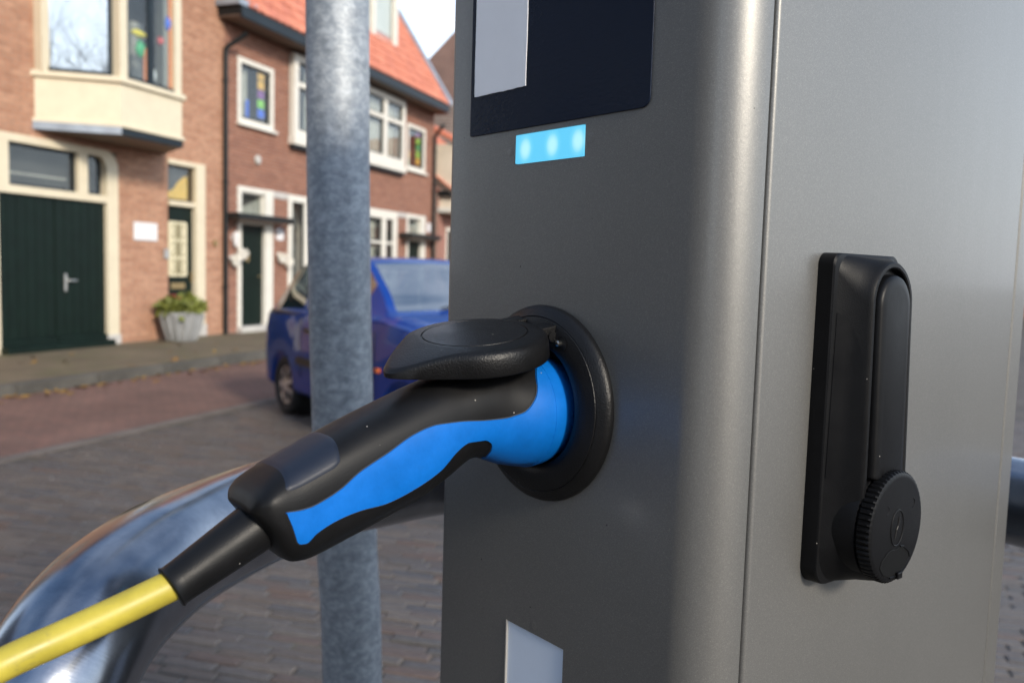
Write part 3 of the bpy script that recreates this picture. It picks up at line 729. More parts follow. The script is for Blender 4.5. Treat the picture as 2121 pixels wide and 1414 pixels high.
def glaze(parent, p, q, z0, z1, sm, inset=.05, gm=None):
    # a sash and pane on the vertical plane between plan points p and q
    d = Vector((q[0]-p[0], q[1]-p[1], 0)); L = d.length; d.normalize(); n = Vector((-d.y, d.x, 0))
    def W_(u, w, z): v = Vector((p[0], p[1], 0)) + d*u + n*w; return (v.x, v.y, z)
    mb = MB()
    for (u0, u1, a, b) in ((0, inset, z0, z1), (L-inset, L, z0, z1), (inset, L-inset, z0, z0+inset), (inset, L-inset, z1-inset, z1)):
        mb.add([W_(u0,0,a),W_(u1,0,a),W_(u1,.04,a),W_(u0,.04,a),W_(u0,0,b),W_(u1,0,b),W_(u1,.04,b),W_(u0,.04,b)], [(0,3,2,1),(4,5,6,7),(0,1,5,4),(1,2,6,5),(2,3,7,6),(3,0,4,7)])
    s = mb.build('sash', sm, parent)
    g_ = MB().add([W_(inset,.018,z0+inset),W_(L-inset,.018,z0+inset),W_(L-inset,.018,z1-inset),W_(inset,.018,z1-inset),W_(inset,.023,z0+inset),W_(L-inset,.023,z0+inset),W_(L-inset,.023,z1-inset),W_(inset,.023,z1-inset)],[(0,1,2,3),(4,7,6,5),(0,4,5,1),(1,5,6,2),(2,6,7,3),(3,7,4,0)])
    g_.build('pane', gm or M['pane'], parent)
def lerp2(a, b, t): return (a[0]+(b[0]-a[0])*t, a[1]+(b[1]-a[1])*t)
pl_ = [(-1.15, .0), (-.56, -P_+.02), (.56, -P_+.02), (1.15, .0)]
glaze(bay, lerp2(pl_[0], pl_[1], .10), lerp2(pl_[0], pl_[1], .90), 3.74, 5.68, M['slate'], gm=M['bay_glass'])
glaze(bay, (-.50, -P_+.02), (.0, -P_+.02), 3.74, 5.68, M['slate']); glaze(bay, (.0, -P_+.02), (.50, -P_+.02), 3.74, 5.68, M['slate'])
glaze(bay, lerp2(pl_[2], pl_[3], .10), lerp2(pl_[2], pl_[3], .90), 3.74, 5.68, M['slate'])
rm = MB().add([(-1.0,.05,3.5),(1.0,.05,3.5),(1.0,.05,5.9),(-1.0,.05,5.9),(-1.0,.30,3.5),(1.0,.30,3.5),(1.0,.30,5.9),(-1.0,.30,5.9)],[(4,5,6,7),(0,4,7,3),(1,2,6,5),(3,7,6,2),(0,1,5,4)])
rm.build('room', M['room'], bay, fixn=False)
def blob(parent, name, m, x, y, z, rx, ry, rz):
    bm = bmesh.new(); bmesh.ops.create_icosphere(bm, subdivisions=2, radius=1)
    for v in bm.verts:
        k = 1 + .12*math.sin(v.co.x*5+v.co.z*4); v.co = Vector((v.co.x*rx*k, v.co.y*ry*k, v.co.z*rz*k))
    me = bpy.data.meshes.new(name); bm.to_mesh(me); bm.free(); me.materials.append(m); smoothify(me, 60)
    off = OFF.get(parent.name, (0, 0, 0)); o = bpy.data.objects.new(name, me); COL.objects.link(o); o.parent = parent
    o.location = (x+off[0], y+off[1], z+off[2]); return o
blob(bay, 'yellow_ornament', M['toy_yellow'], -.12, -.74, 4.42, .15, .04, .05)
blob(bay, 'green_ornament', M['toy_green'], -.10, -.74, 4.22, .09, .05, .12)
blob(bay, 'red_ornament', M['toy_red'],   .25, -.76, 4.42, .05, .05, .06); blob(bay, 'blue_ornament', M['toy_blue'],  .40, -.76, 4.70, .05, .04, .10)
MB().box(-.075, -.035, -.79, -.76, 3.80, 4.24).build('orange_curtain', M['toy_orange'], bay); MB().box(.40, .45, -.79, -.76, 3.78, 5.6).build('orange_curtain', M['toy_orange'], bay)
blob(bay, 'white_vase', M['toy_white'], .12, -.75, 3.92, .04, .04, .11)
MB().box(.15, .34, -.36, -.30, 3.75, 4.7).build('curtain', M['curtain'], bay)
MB().box(-.42, -.12, -.30, -.24, 3.75, 4.1).build('books', simple('mixed_books', (.18, .17, .17), .7, 0, .6, 18), bay)
pipe(h1, 2.56, -.055, .10, 4.86, out=(.14, -.33))
gutter(h1, X0, X1, 0.0, .5, 8.1, 8.32); roof_slab(h1, X0, X1, -.5, 8.32, 3.6, 12.2, M['tile_old'])
MB().lathe([(.055, -.03), (.055, 0.0)], 20, 'y', (2.34, 0, 1.66), True, True).build('wall_tie', M['brass'], h1)

# things on the left house's front
o = MB().box(-.24, .24, -.018, 0, -.135, .135).build('wall_plaque', M['plaque'], bevel=.004)
o.location = fac(.75, .002, 1.77); o.rotation_euler = (0, 0, FROT); tag(o, 'blank white rectangular plaque on the orange brick wall beside the garage', 'plaque')
o = MB().prism(rrect(-.055, .055, -.075, .075, .012), -.035, 0, 'y').build('intercom', M['steel'], bevel=.004)
o.location = fac(1.17, .002, 1.445); o.rotation_euler = (0, 0, FROT); tag(o, 'small grey intercom box beside the green front door', 'intercom')

def leaf_cluster(n, rx, ry, rz, size, cz=0, hemi=True):
    mb = MB()
    for _ in range(n):
        a = random.uniform(0, 2*math.pi); q = random.random()**.5; zz = random.uniform(0 if hemi else -1, 1)
        p = Vector((rx*q*math.cos(a), ry*q*math.sin(a), cz + rz*zz*math.sqrt(max(0, 1-q*q*.8))))
        d = Vector((random.gauss(0, 1), random.gauss(0, 1), random.gauss(.4, .8))).normalized(); s = d.cross(Vector((random.gauss(0,1), random.gauss(0,1), random.gauss(0,1)))).normalized()
        l = size*random.uniform(.6, 1.3); w = l*.32; n_ = d.cross(s)*l*.15
        mb.add([p, p+d*l*.5+s*w+n_, p+d*l, p+d*l*.5-s*w+n_], [(0, 1, 2, 3)])
    return mb
def planter(loc):
    t = empty('flower_planter', loc, FROT); tag(t, 'pale grey tapered pot of green plants and flowers beside the green front door', 'planter')
    pot = MB().lathe([(.19, 0), (.205, .01), (.27, .22), (.315, .42), (.325, .46), (.295, .46), (.28, .41)], 28, 'z', (0, 0, 0), True, False).build('pot', M['concrete'], t, smooth=40)
    for k in range(14):
        a = 2*math.pi*k/14
        MB().tube([(.205*math.cos(a), .205*math.sin(a), .02), (.268*math.cos(a), .268*math.sin(a), .22), (.313*math.cos(a), .313*math.sin(a), .42)], [.022, .03, .034], 6).build('rib', M['concrete'], pot, smooth=50)
    MB().lathe([(.001, .42), (.29, .42)], 20, 'z').build('soil', M['soil'], t)
    leaf_cluster(620, .33, .33, .26, .12, .42).build('foliage', M['leaf'], t, fixn=False)
    l2 = leaf_cluster(150, .12, .12, .26, .09, .48); l2.v = [(x+.10, y-.02, z) for x, y, z in l2.v]; l2.build('foliage', M['leaf'], t, fixn=False)
    for (x, y, z, m) in ((-.27, -.08, .70, 'flower_red'), (-.21, -.12, .67, 'flower_red'), (-.12, .05, .71, 'flower_red'), (.14, -.27, .50, 'flower_orange'), (.22, -.22, .49, 'flower_orange'), (.31, -.05, .58, 'flower_red')):
        MB().tube([(x*.7, y*.7, .44), (x, y, z-.02)], .004, 5).build('stem', M['leaf'], t)
        fl = MB()
        for k in range(7):
            a = 2*math.pi*k/7; c, s_ = math.cos(a), math.sin(a)
            fl.add([(x, y, z), (x+.035*c-.015*s_, y+.035*s_+.015*c, z+.018), (x+.05*c, y+.05*s_, z+.01), (x+.035*c+.015*s_, y+.035*s_-.015*c, z+.018)], [(0, 1, 2, 3)])
        fl.build('flower', M[m], t, fixn=False)
    return t
planter(fac(1.05, .42, .10))

# ------------------------------------------------------------------ middle house: red-brown brick, orange roof, dormer
h2 = empty('brick_house', fac(2.605, 0, 0.10), FROT, off=(-2.605, 0, -0.10))
tag(h2, 'red-brown brick house with orange tiled roof, dormer and two dark awnings', 'house')
w1 = (2.95, 4.0, 3.80, 4.93); w2 = (9.54, 10.60, 3.80, 4.93)
b1 = (4.49, 6.58, 3.80, 5.36); b2 = (7.11, 9.19, 3.80, 5.36)
dA = (2.95, 3.97, 0.0, 2.70); dB = (9.58, 10.65, 0.0, 2.70)
gA = (4.49, 6.50, .85, 2.69); gB = (7.06, 9.08, .85, 2.69)
X0, X1 = 2.605, 11.12
brick_wall(h2, X0, X1, .06, 5.46, [w1, w2, b1, b2, dA, dB, gA, gB], M['brick2'])
MB().box(X0+.003, X1, .62, 8.0, .06, 5.46).build('house_body', M['mortar'], h2)
MB().box(X1-.02, X1+.002, .3, 8.0, .06, 5.46).build('gable_wall', M['brick2'], h2)
wa = window(h2, *w1, w=.09, curtain=((3.25, 3.40),)); wb = window(h2, *w2, w=.09)
for (wn, xs_) in ((wa, 3.62), (wb, 10.22)):
    for k, cn in enumerate(('toy_amber', 'toy_amber', 'toy_purple', 'toy_lime', 'toy_blue') if wn is wa else ('toy_purple', 'toy_lime', 'toy_green', 'toy_lime', 'toy_amber')):
        MB().box(xs_+.0, xs_+.20, .075, .082, 4.68-.17*k, 4.83-.17*k).build('stained_glass', M[cn], wn, bevel=.02)
if True:
    MB().box(9.70, 9.84, .075, .082, 3.92, 4.06).build('stained_glass', M['toy_green'], wb, bevel=.02); MB().box(9.72, 9.86, .075, .082, 4.10, 4.26).build('stained_glass', M['toy_amber'], wb, bevel=.02)
    MB().box(3.28, 3.36, .075, .082, 3.95, 4.25).build('stained_glass', M['toy_blue'], wa, bevel=.02)
for (q, ml) in ((b1, 5.535), (b2, 8.19)):
    # boxed-out first floor windows under the eaves
    f_ = window(h2, q[0], q[1], q[2], q[3], w=.14, y=-.13, depth=.20, mull=((ml, .17),), bars=((4.80, .10),), sill=False, curtain=((q[0]+.55, q[0]+.9), (q[1]-.62, q[1]-.3)))
    MB().box(q[0]-.03, q[1]+.03, -.16, .0, 3.64, 3.80).build('sill', M['white'], f_, bevel=.012)
    MB().box(q[0], q[1], -.12, .0, 3.58, 3.638).build('sill_board', M['slate'], f_)
window(h2, *gA, w=.13, mull=((5.16, .20), (5.95, .14)), curtain=((4.65, 4.85),)); window(h2, *gB, w=.20, mull=((8.42, .19),), bars=((1.92, .06),), curtain=((7.9, 8.2), (8.55, 8.7)))
for q, hx in ((dA, 3.15), (dB, 9.80)):
    f = MB(); x0, x1 = q[0], q[1]
    f.box(x0, x0+.10, -.02, .12, .10, 2.70); f.box(x1-.24, x1, -.03, .12, .10, 2.70)
    f.box(x0+.10, x1-.24, -.018, .12, 2.60, 2.698); f.box(x0+.10, x1-.24, -.018, .12, 2.03, 2.13)
    fr_ = f.build('door_frame', M['white'], h2, bevel=.006)
    d = MB().box(x0+.102, x1-.242, .05, .09, .20, 2.03).build('front_door', M['dgreen'], h2, bevel=.006)
    for k in range(5):
        bw = (x1-x0-.344)/5; MB().box(x0+.104+k*bw+.004, x0+.104+(k+1)*bw-.004, .042, .051, .22, 2.0).build('board', M['dgreen'], d, bevel=.003)
    MB().box(x0+.30, x0+.38, .03, .042, 1.36, 1.54).build('knocker', M['brass'], d, bevel=.01)
    MB().tube([(x1-.31, .05, 1.10), (x1-.31, .0, 1.10), (x1-.42, .0, 1.10)], .011, 8).build('door_handle', M['brass'], d, smooth=40)
    MB().box(x0-.02, x1+.02, -.12, .12, .08, .20).build('doorstep', M['step'], fr_, bevel=.012)
    t_ = MB(); frame_rect(t_, x0+.10, x1-.24, 2.13, 2.60, .03, .05, .08); ts = t_.build('transom_sash', M['white'], fr_)
    MB().box(x0+.13, x1-.27, .062, .067, 2.16, 2.57).build('pane', M['pane'], ts)
    c_ = MB().add([(x0+.13,.10,2.16),(x1-.27,.10,2.16),(x1-.27,.10,2.52),(x0+.13,.10,2.30),(x0+.13,.11,2.16),(x1-.27,.11,2.16),(x1-.27,.11,2.52),(x0+.13,.11,2.30)],[(0,1,2,3),(4,7,6,5),(3,2,6,7)])
    c_.build('curtain', M['curtain'], ts); MB().box(x0+.02, x1-.02, .13, .55, 2.10, 2.68).build('room', M['room'], fr_)
    # lintel stone over the strip of brick to the window
    a0, a1 = (3.97, 4.49) if q is dA else (9.08, 9.58)
    MB().box(a0+.002, a1-.002, -.012, .10, 2.58, 2.70).build('lintel', M['step'], h2)
for (x0, x1) in ((2.55, 4.20), (9.16, 10.98)):
    aw = MB().box(x0, x1, -.34, -.012, 2.10, 2.20).build('awning', M['black_paint'], h2, bevel=.01)
    MB().box(x0+.03, x1-.03, -.32, -.012, 2.085, 2.099).build('awning_underside', M['soffit'], aw)
    for x in (x0+.10, x1-.10):
        MB().tube([(x, -.30, 2.10), (x, -.012, 1.90)], .014, 6).build('bracket', M['black_paint'], aw)
MB().lathe([(.085, -.02), (.075, -.05), (.03, -.06), (.001, -.06)], 20, 'y', (3.49, -.0, 3.21), False, True).build('vent_cover', M['step'], h2, smooth=40)
EY, EZ = -.50, 5.60
gutter(h2, 2.42, 10.98, 0.0, .50, 5.40, 5.60)
MB().box(2.36, 2.86, -.48, .1, 5.602, 5.70).build('eave_flashing', M['lead'], h2)
SL = 1.556
roof_slab(h2, 2.60, 10.98, EY+.02, EZ, 2.9, EZ+SL*3.38, M['tile'])
MB().add([(10.90,EY-.02,EZ+.02),(11.13,EY-.02,EZ+.02),(11.13,2.9,EZ+SL*3.42+.02),(10.90,2.9,EZ+SL*3.42+.02),(10.90,EY-.02,EZ+.12),(11.13,EY-.02,EZ+.12),(11.13,2.9,EZ+SL*3.42+.12),(10.90,2.9,EZ+SL*3.42+.12)],
         [(0,3,2,1),(4,5,6,7),(0,1,5,4),(1,2,6,5),(2,3,7,6),(3,0,4,7)]).build('verge', M['lead'], h2)
gb = MB().add([(11.10,EY+.1,EZ-.2),(11.10,2.9,EZ+SL*3.40),(11.10,6.3,EZ-.2),(10.95,EY+.1,EZ-.2),(10.95,2.9,EZ+SL*3.40),(10.95,6.3,EZ-.2)],[(0,1,2),(3,5,4),(0,3,4,1),(1,4,5,2),(0,2,5,3)])
gb.build('gable', M['brick2'], h2)
pipe(h2, 11.06, -.06, .10, 4.75, r=.045, out=(-.12, -.30))
# dormer
DX0, DX1, DP = 4.70, 9.28, .18
dmr = MB(); dz0 = 6.52
dmr.box(DX0, DX1, DP+.10, 2.4, dz0-.1, 8.25); dm = dmr.build('dormer', M['white'], h2)
fm_ = window(h2, DX0+.02, DX1-.02, dz0+.02, 8.15, w=.16, y=DP-.02, mull=((5.8, .14), (6.95, .14), (8.1, .14)), sill=True, room=0, sashm='white', curtain=((5.1, 5.7), (7.1, 8.0), (8.25, 9.0)), name='dormer_window')
MB().box(DX0-.12, DX1+.12, DP-.20, 2.4, 8.25, 8.45).build('dormer_roof', M['slate'], dm)
MB().box(DX0-.05, DX1+.05, DP-.14, DP+.10, dz0-.16, dz0-.06).build('dormer_flashing', M['lead'], dm)

# white wall pots, lamp and number plate by the middle house's first door
def wall_pot(loc, label, r=.085):
    t = empty('wall_pot', loc, FROT); tag(t, label, 'wall pot', 'white pots on the red-brown brick wall')
    MB().lathe([(r*.35, -r*1.1), (r*.75, -r*.7), (r, -r*.1), (r*1.05, 0), (r*.9, 0)], 18, 'z', (0, -r*1.1, 0), True, False).build('pot', M['glaze'], t, smooth=40)
    l = leaf_cluster(90, r*.95, r*.95, r*.9, r*.55, 0); l.v = [(x, y-r*1.1, z) for x, y, z in l.v]; l.build('flowers', M['flower_white'], t, fixn=False)
    MB().box(-.01, .01, -.03, 0, -r*.4, r*.9).build('hook', M['black_paint'], t)
wall_pot(fac(2.76, .002, 1.38), 'white wall pot of flowers hanging next to the black drainpipe', .095)
wall_pot(fac(2.93, .03, 1.50), 'white wall pot of flowers on the frame of the dark green door', .095)
wall_pot(fac(4.14, .002, 1.46), 'white wall pot of flowers between the door and the ground floor window', .09)
wall_pot(fac(4.38, .002, 1.36), 'white wall pot of flowers at the edge of the ground floor window', .09)
o = MB().prism(rrect(-.12, .12, -.11, .11, .05), -.02, 0, 'y').build('number_plate', M['plaque'], bevel=.004)
o.location = fac(4.20, .002, 1.90); o.rotation_euler = (0, 0, FROT); tag(o, 'white rounded plate on the brick between door and window', 'plate')
lt = empty('wall_lamp', fac(2.80, .002, 1.78), FROT); tag(lt, 'narrow pale wall lamp beside the first awning', 'lamp')
MB().box(-.035, .035, -.03, 0, -.05, .05).build('bracket', M['plaque'], lt, bevel=.005)
MB().lathe([(.02, -.16), (.05, -.12), (.055, .06), (.02, .10)], 14, 'z', (0, -.08, 0), True, True).build('lamp_shade', M['plaque'], lt, smooth=40)
o = MB().prism(rrect(-.10, .10, -.12, .12, .02), -.02, 0, 'y').build('number_plate', M['plaque'], bevel=.004)
o.location = fac(10.88, .002, 2.42); o.rotation_euler = (0, 0, FROT); tag(o, 'small white plate on the brick by the second awning', 'plate')

# ------------------------------------------------------------------ further houses
def far_house(s0, wid, zc, eave, ridge, bm, tm, label, p=0.0, rot=FROT, base=None, cream=False):
    b = base if base is not None else fac(s0, p, .10)
    h = empty('brick_house', b, rot, off=(0, 0, -.10)); tag(h, label, 'house', 'houses farther off')
    nw = max(2, int(wid//2.6)); q = wid/nw; hs = []
    for k in range(nw):
        hs.append((q*k+.6, q*k+q-.6, 1.0, 2.5)); 
        if eave > 4.6: hs.append((q*k+.6, q*k+q-.6, 3.6, 4.5+.0*(eave)))
    mb = MB()
    for a, c, d, e in holes_cells(0, wid, .06, eave, hs): mb.box(a, c, .0, .3, d, e)
    mb.build('wall', bm, h); MB().box(.003, wid-.003, .65, 7.5, .06, eave-.01).build('house_body', bm, h)
    for x in hs: window(h, *x, w=.09, mull=(((x[0]+x[1])/2, .08),), room=.4, sill=True)
    gutter(h, 0, wid, 0, .4, eave-.1, eave+.1)
    roof_slab(h, 0, wid, -.4, eave+.1, 3.6, ridge, tm, pitch_w=.30, course=.40)
    for x in (.01, wid-.16): MB().add([(x,-.2,eave),(x,3.6,ridge-.12),(x,7.4,eave),(x+.15,-.2,eave),(x+.15,3.6,ridge-.12),(x+.15,7.4,eave)],[(0,1,2),(3,5,4),(0,3,4,1),(1,4,5,2),(0,2,5,3)]).build('gable', bm, h)
    return h
M['plain_brick'] = pavetex('plain_red_brick', (0.33, 0.15, 0.115), (0.28, 0.125, 0.095), (0.30, 0.26, 0.22), .22, .0625)
M['plain_brown'] = pavetex('plain_brown_brick', (0.20, 0.12, 0.095), (0.17, 0.10, 0.08), (0.25, 0.22, 0.19), .22, .0625)
for k in ('plain_brick', 'plain_brown'):
    # upright walls: turn the bond into the wall plane
    mpn = [n for n in M[k].node_tree.nodes if n.type == 'MAPPING'][0]; mpn.inputs['Rotation'].default_value = (R(-90), 0, 0)
h3 = far_house(11.45, 6.5, 0, 3.35, 6.4, M['plain_brick'], M['tile'], 'low red brick house with orange roof beyond the drainpipe')
cb = MB().box(.1, 2.4, -.5, .3, 3.0, 4.7).build('bay', simple('cream_render', (.66, .57, .45), .7, 0, .08), h3, off=(0,0,-.1))
MB().box(0, 2.5, -.6, .3, 2.86, 3.0).build('bay_sill', M['white'], h3, off=(0,0,-.1), bevel=.02)
MB().add([(0,-.7,4.7),(2.5,-.7,4.7),(2.5,1.8,5.9),(0,1.8,5.9),(0,-.7,4.62),(2.5,-.7,4.62),(2.5,1.8,5.8),(0,1.8,5.8)],[(0,1,2,3),(4,7,6,5),(0,4,5,1),(1,5,6,2),(2,6,7,3),(3,7,4,0)]).build('bay_roof', simple('orange_bay_tiles', (.56, .17, .09), .8, 0, .15, 8), h3, off=(0,0,-.1))
far_house(20.0, 9.0, 0, 7.6, 11.2, M['plain_brown'], M['tile_old'], 'tall brown brick house with brown roof at the end of the row', p=1.2)
far_house(29.5, 8.0, 0, 5.6, 9.0, M['plain_brick'], M['tile'], 'red brick house with orange roof at the far end of the street', p=1.0)

# terrace on the other side of the street, seen past the charging post and in reflections
for k, (x, y, rz, w_, ev, rg, bmn, tmn, lb) in enumerate((
        (20.5, 36.0, R(-6), 9.0, 5.4, 9.0, 'plain_brown', 'tile_old', 'brown brick house with brown roof far off beyond the charging post'),
        (11.0, 37.0, R(-6), 9.2, 5.2, 8.8, 'plain_brick', 'tile', 'red brick house with orange roof far off beyond the charging post'))):
    far_house(0, w_, 0, ev, rg, M[bmn], M[tmn], lb, rot=rz, base=Vector((x, y, .0)))
for k, (x, w_, ev, rg, bmn, tmn, lb) in enumerate((
        (16.0, 9.5, 5.4, 8.8, 'plain_brown', 'tile_old', 'brown brick terrace house behind the charging post with brown roof'),
        (6.3, 9.5, 5.0, 8.2, 'plain_brick', 'tile', 'red brick terrace house behind the charging post with orange roof'),
        (-3.4, 9.5, 5.4, 8.6, 'plain_brown', 'tile', 'brown brick terrace house behind the charging post with orange roof'))):
    far_house(0, w_, 0, ev, rg, M[bmn], M[tmn], lb, rot=math.pi, base=Vector((x, -38.0, .0)))

bx = Vector((math.cos(R(110)), math.sin(R(110)), 0))  # unseen house added as a blocker, darkens the post's front and its reflections
far_house(0, 16.0, 0, 7.4, 10.6, simple('grey_render', (0.13, 0.14, 0.16), 0.9, 0, 0.2, 2), M['tile_old'], 'tall grey rendered house close behind on the photographer\'s side of the street', rot=R(110), base=Vector((-9.5, -3.5, 0)) - bx*7.5)
# ------------------------------------------------------------------ bare street trees
def bare_tree(loc, h, seed, label):
    rnd = random.Random(seed); t = empty('street_tree', loc); tag(t, label, 'tree', 'bare street trees')
    trunk = MB(); crown = MB()
    def grow(p, d, l, r, depth):
        n = 4; pts = [p]; rad = [r]
        for k in range(n):
            d = (d + Vector((rnd.gauss(0, .13), rnd.gauss(0, .13), rnd.gauss(.04, .08)))).normalized(); p = p + d*l/n; pts.append(p); rad.append(r*(1-.42*(k+1)/n))
        (trunk if depth == 0 else crown).tube(pts, rad, 8 if depth < 2 else (5 if depth < 4 else 3))
        if depth >= 6 or rad[-1] < .003: return
        for _ in range(5 if depth < 2 else 4 if depth < 3 else 3 if depth < 5 else 2):
            q = Vector((rnd.gauss(0, 1), rnd.gauss(0, 1), rnd.gauss(.25, .6))).normalized()
            k = rnd.choice((2, 3, 4, 4))
            grow(pts[k], (d*.9 + q*.75).normalized(), l*rnd.uniform(.62, .82), rad[k]*rnd.uniform(.55, .75), depth+1)
    grow(Vector((0, 0, -.05)), Vector((0, 0, 1)), h*.30, h*.018, 0)
    trunk.build('trunk', M['bark'], t, smooth=50, fixn=False); crown.build('crown', M['bark'], t, smooth=50, fixn=False)
bare_tree((-3.5, -12.5, 0), 15.0, 8, 'bare leafless street tree behind the photographer, the taller one')
bare_tree((4.5, -15.5, 0), 9.0, 5, 'bare leafless street tree behind the photographer, the shorter one')
bare_tree((12.5, 12.0, 0), 9.0, 11, 'bare leafless street tree across the street')

# ------------------------------------------------------------------ fallen leaves
mb = MB(); cols = []
for _ in range(420):
    s_ = random.uniform(-6, 9); p = 2.44 + abs(random.gauss(0, .16)); z = -.002
    if random.random() < .22: p = random.uniform(.3, 2.2); z = .104
    c = fac(s_, p, z+.004); a = random.uniform(0, 6.28); l = random.uniform(.03, .07)
    d = Vector((math.cos(a), math.sin(a), random.uniform(-.1, .35))); q = Vector((-math.sin(a), math.cos(a), random.uniform(-.2, .3)))
    mb.add([c-d*l, c+q*l*.5+Vector((0,0,.008)), c+d*l+Vector((0,0,.01)), c-q*l*.5+Vector((0,0,.004))], [(0, 1, 2, 3)]); cols += [random.random()]*4
o = mb.build('fallen_leaves', M['deadleaf'], fixn=False); setcol(o.data, cols); tag(o, 'scattered brown and yellow leaves lying along the kerb', 'leaves', kind='stuff')

# ------------------------------------------------------------------ parked car
def carpaint():
    m, t, b = nodes('blue_car_paint')
    tc = N(t, 'ShaderNodeTexCoord'); n = N(t, 'ShaderNodeTexNoise', Scale=3.0, Detail=5.0); t.links.new(tc.outputs['Object'], n.inputs['Vector'])
    c = ramp(t, n.outputs['Fac'], [(0.3, (0.0001, 0.042, 0.21)), (0.7, (0.0001, 0.050, 0.245))]); t.links.new(c, b.inputs['Base Color'])
    b.inputs['Roughness'].default_value = .35; b.inputs['Specular IOR Level'].default_value = .1; b.inputs['Coat Weight'].default_value = 0.6; b.inputs['Coat IOR'].default_value = 1.5; b.inputs['Coat Tint'].default_value = (0.35, 0.62, 1.0, 1); b.inputs['Coat Roughness'].default_value = .05
    return m
CH = R(145); HD = Vector((math.sin(CH), math.cos(CH), 0)); CROT = math.atan2(HD.y, HD.x); CR = Vector((HD.y, -HD.x, 0))  # CR = car's right
wheel_px = Vector((-2.02, 7.42, 0))
car = empty('parked_car', wheel_px - CR*.72, CROT); tag(car, 'small blue three-door hatchback parked behind the galvanised pole', 'car')
ST = [(-.56, .34, .62, .64, .62, .54), (-.535, .28, .80, .82, .69, .58), (-.50, .25, .87, .90, .725, .62), (-.40, .24, .89, 1.02, .745, .61), (-.25, .24, .90, 1.17, .755, .59), (-.05, .24, .91, 1.30, .765, .575),
      (.20, .24, .92, 1.375, .77, .56), (.60, .24, .93, 1.405, .775, .555), (1.05, .24, .94, 1.40, .775, .55), (1.30, .24, .945, 1.37, .775, .55), (1.50, .24, .95, 1.265, .77, .575), (1.72, .24, .955, 1.135, .765, .61), (1.93, .24, .955, 1.015, .76, .66),
      (2.15, .24, .935, .985, .755, .64), (2.45, .24, .90, .95, .74, .61), (2.70, .24, .845, .895, .71, .57), (2.86, .25, .76, .80, .67, .52), (2.94, .27, .64, .69, .62, .48), (2.98, .33, .50, .53, .55, .40)]
xs = []
x = -.56
while x < 2.98: xs.append(x); x += .035
xs.append(2.98)
WB = 2.28; AR = .300
rows = []
for x in xs:
    bot, belt, top, wbt, wtp = spol(ST, x)
    arch = 0
    for xw in (0, WB):
        if abs(x-xw) < AR: arch = max(arch, .245 + math.sqrt(AR*AR-(x-xw)**2))
    lo = max(bot, arch) if arch else bot
    zz = min(lo, belt-.12)
    def L(a, b, t): return a+(b-a)*t
    half = [(0, .22), (wbt*.80, .22), (wbt*.95, zz), (wbt*.985, zz+.03), (wbt, L(zz, belt, .45)), (wbt*.995, L(zz, belt, .8)), (wbt*.965, belt),
            (L(wbt*.955, wtp, .08), L(belt, top, .08)), (L(wbt*.955, wtp, .5), L(belt, top, .52)), (wtp, top-.02*min(1, (top-belt)/.3)), (wtp*.90, top), (wtp*.5, top+.012), (0, top+.016)]
    rows.append([(x, -w_, z_) for w_, z_ in half] + [(x, w_, z_) for w_, z_ in half[-2:0:-1]])
nsec = len(rows[0]); cats = {}
for i in range(len(rows)-1):
    xm = (xs[i]+xs[i+1])/2
    for j in range(nsec):
        jj = j if j < 12 else nsec-1-j
        c = 'body'
        if jj in (7, 8):
            if -.30 < xm < .46: c = 'rear_side_window'
            elif .54 < xm < 1.58: c = 'door_window'
            
        if jj in (10, 11) and 1.33 < xm < 1.91: c = 'windscreen'
        if jj in (10, 11) and -.42 < xm < -.02: c = 'rear_window'
        if jj == 2 or jj == 1: c = 'sill_trim' if jj == 2 and 0 else c
        side = 'r' if j < 12 else 'l'
        key = (c, side) if c in ('rear_side_window', 'door_window') else (c, '')
        cats.setdefault(key, []).append((i*nsec+j, i*nsec+(j+1) % nsec, (i+1)*nsec+(j+1) % nsec, (i+1)*nsec+j))
allv = [p for r in rows for p in r]
def submesh(fs):
    ids = sorted({k for f_ in fs for k in f_}); mp_ = {k: i for i, k in enumerate(ids)}; mb = MB(); mb.v = [allv[k] for k in ids]; mb.f = [tuple(mp_[k] for k in f_) for f_ in fs]; return mb
M['car'] = carpaint(); M['car_black'] = simple('car_black_trim', (.012, .012, .013), .5, 0, .2, 8); M['tyre'] = simple('tyre_rubber', (.02, .02, .02), .8, 0, .2, 20)
M['hub'] = simple('hubcap_silver', (.62, .60, .56), .35, .6, .12, 8)
caps = [tuple(range(nsec)), tuple((len(rows)-1)*nsec+j for j in range(nsec))]
for (c, sd), fs in cats.items():
    if c == 'body':
        body = submesh(fs + caps).build('body', M['car'], car, smooth=32)
for (c, sd), fs in cats.items():
    if c == 'body': continue
    submesh(fs).build(c if c != 'pillar' else 'window_pillars', M['windscreen_glass'] if c == 'windscreen' else M['car_glass'] if 'window' in c else M['car'], car, smooth=40)
MB().box(-.3, 2.4, -.55, .55, .19, .30).build('underbody', M['car_black'], car)
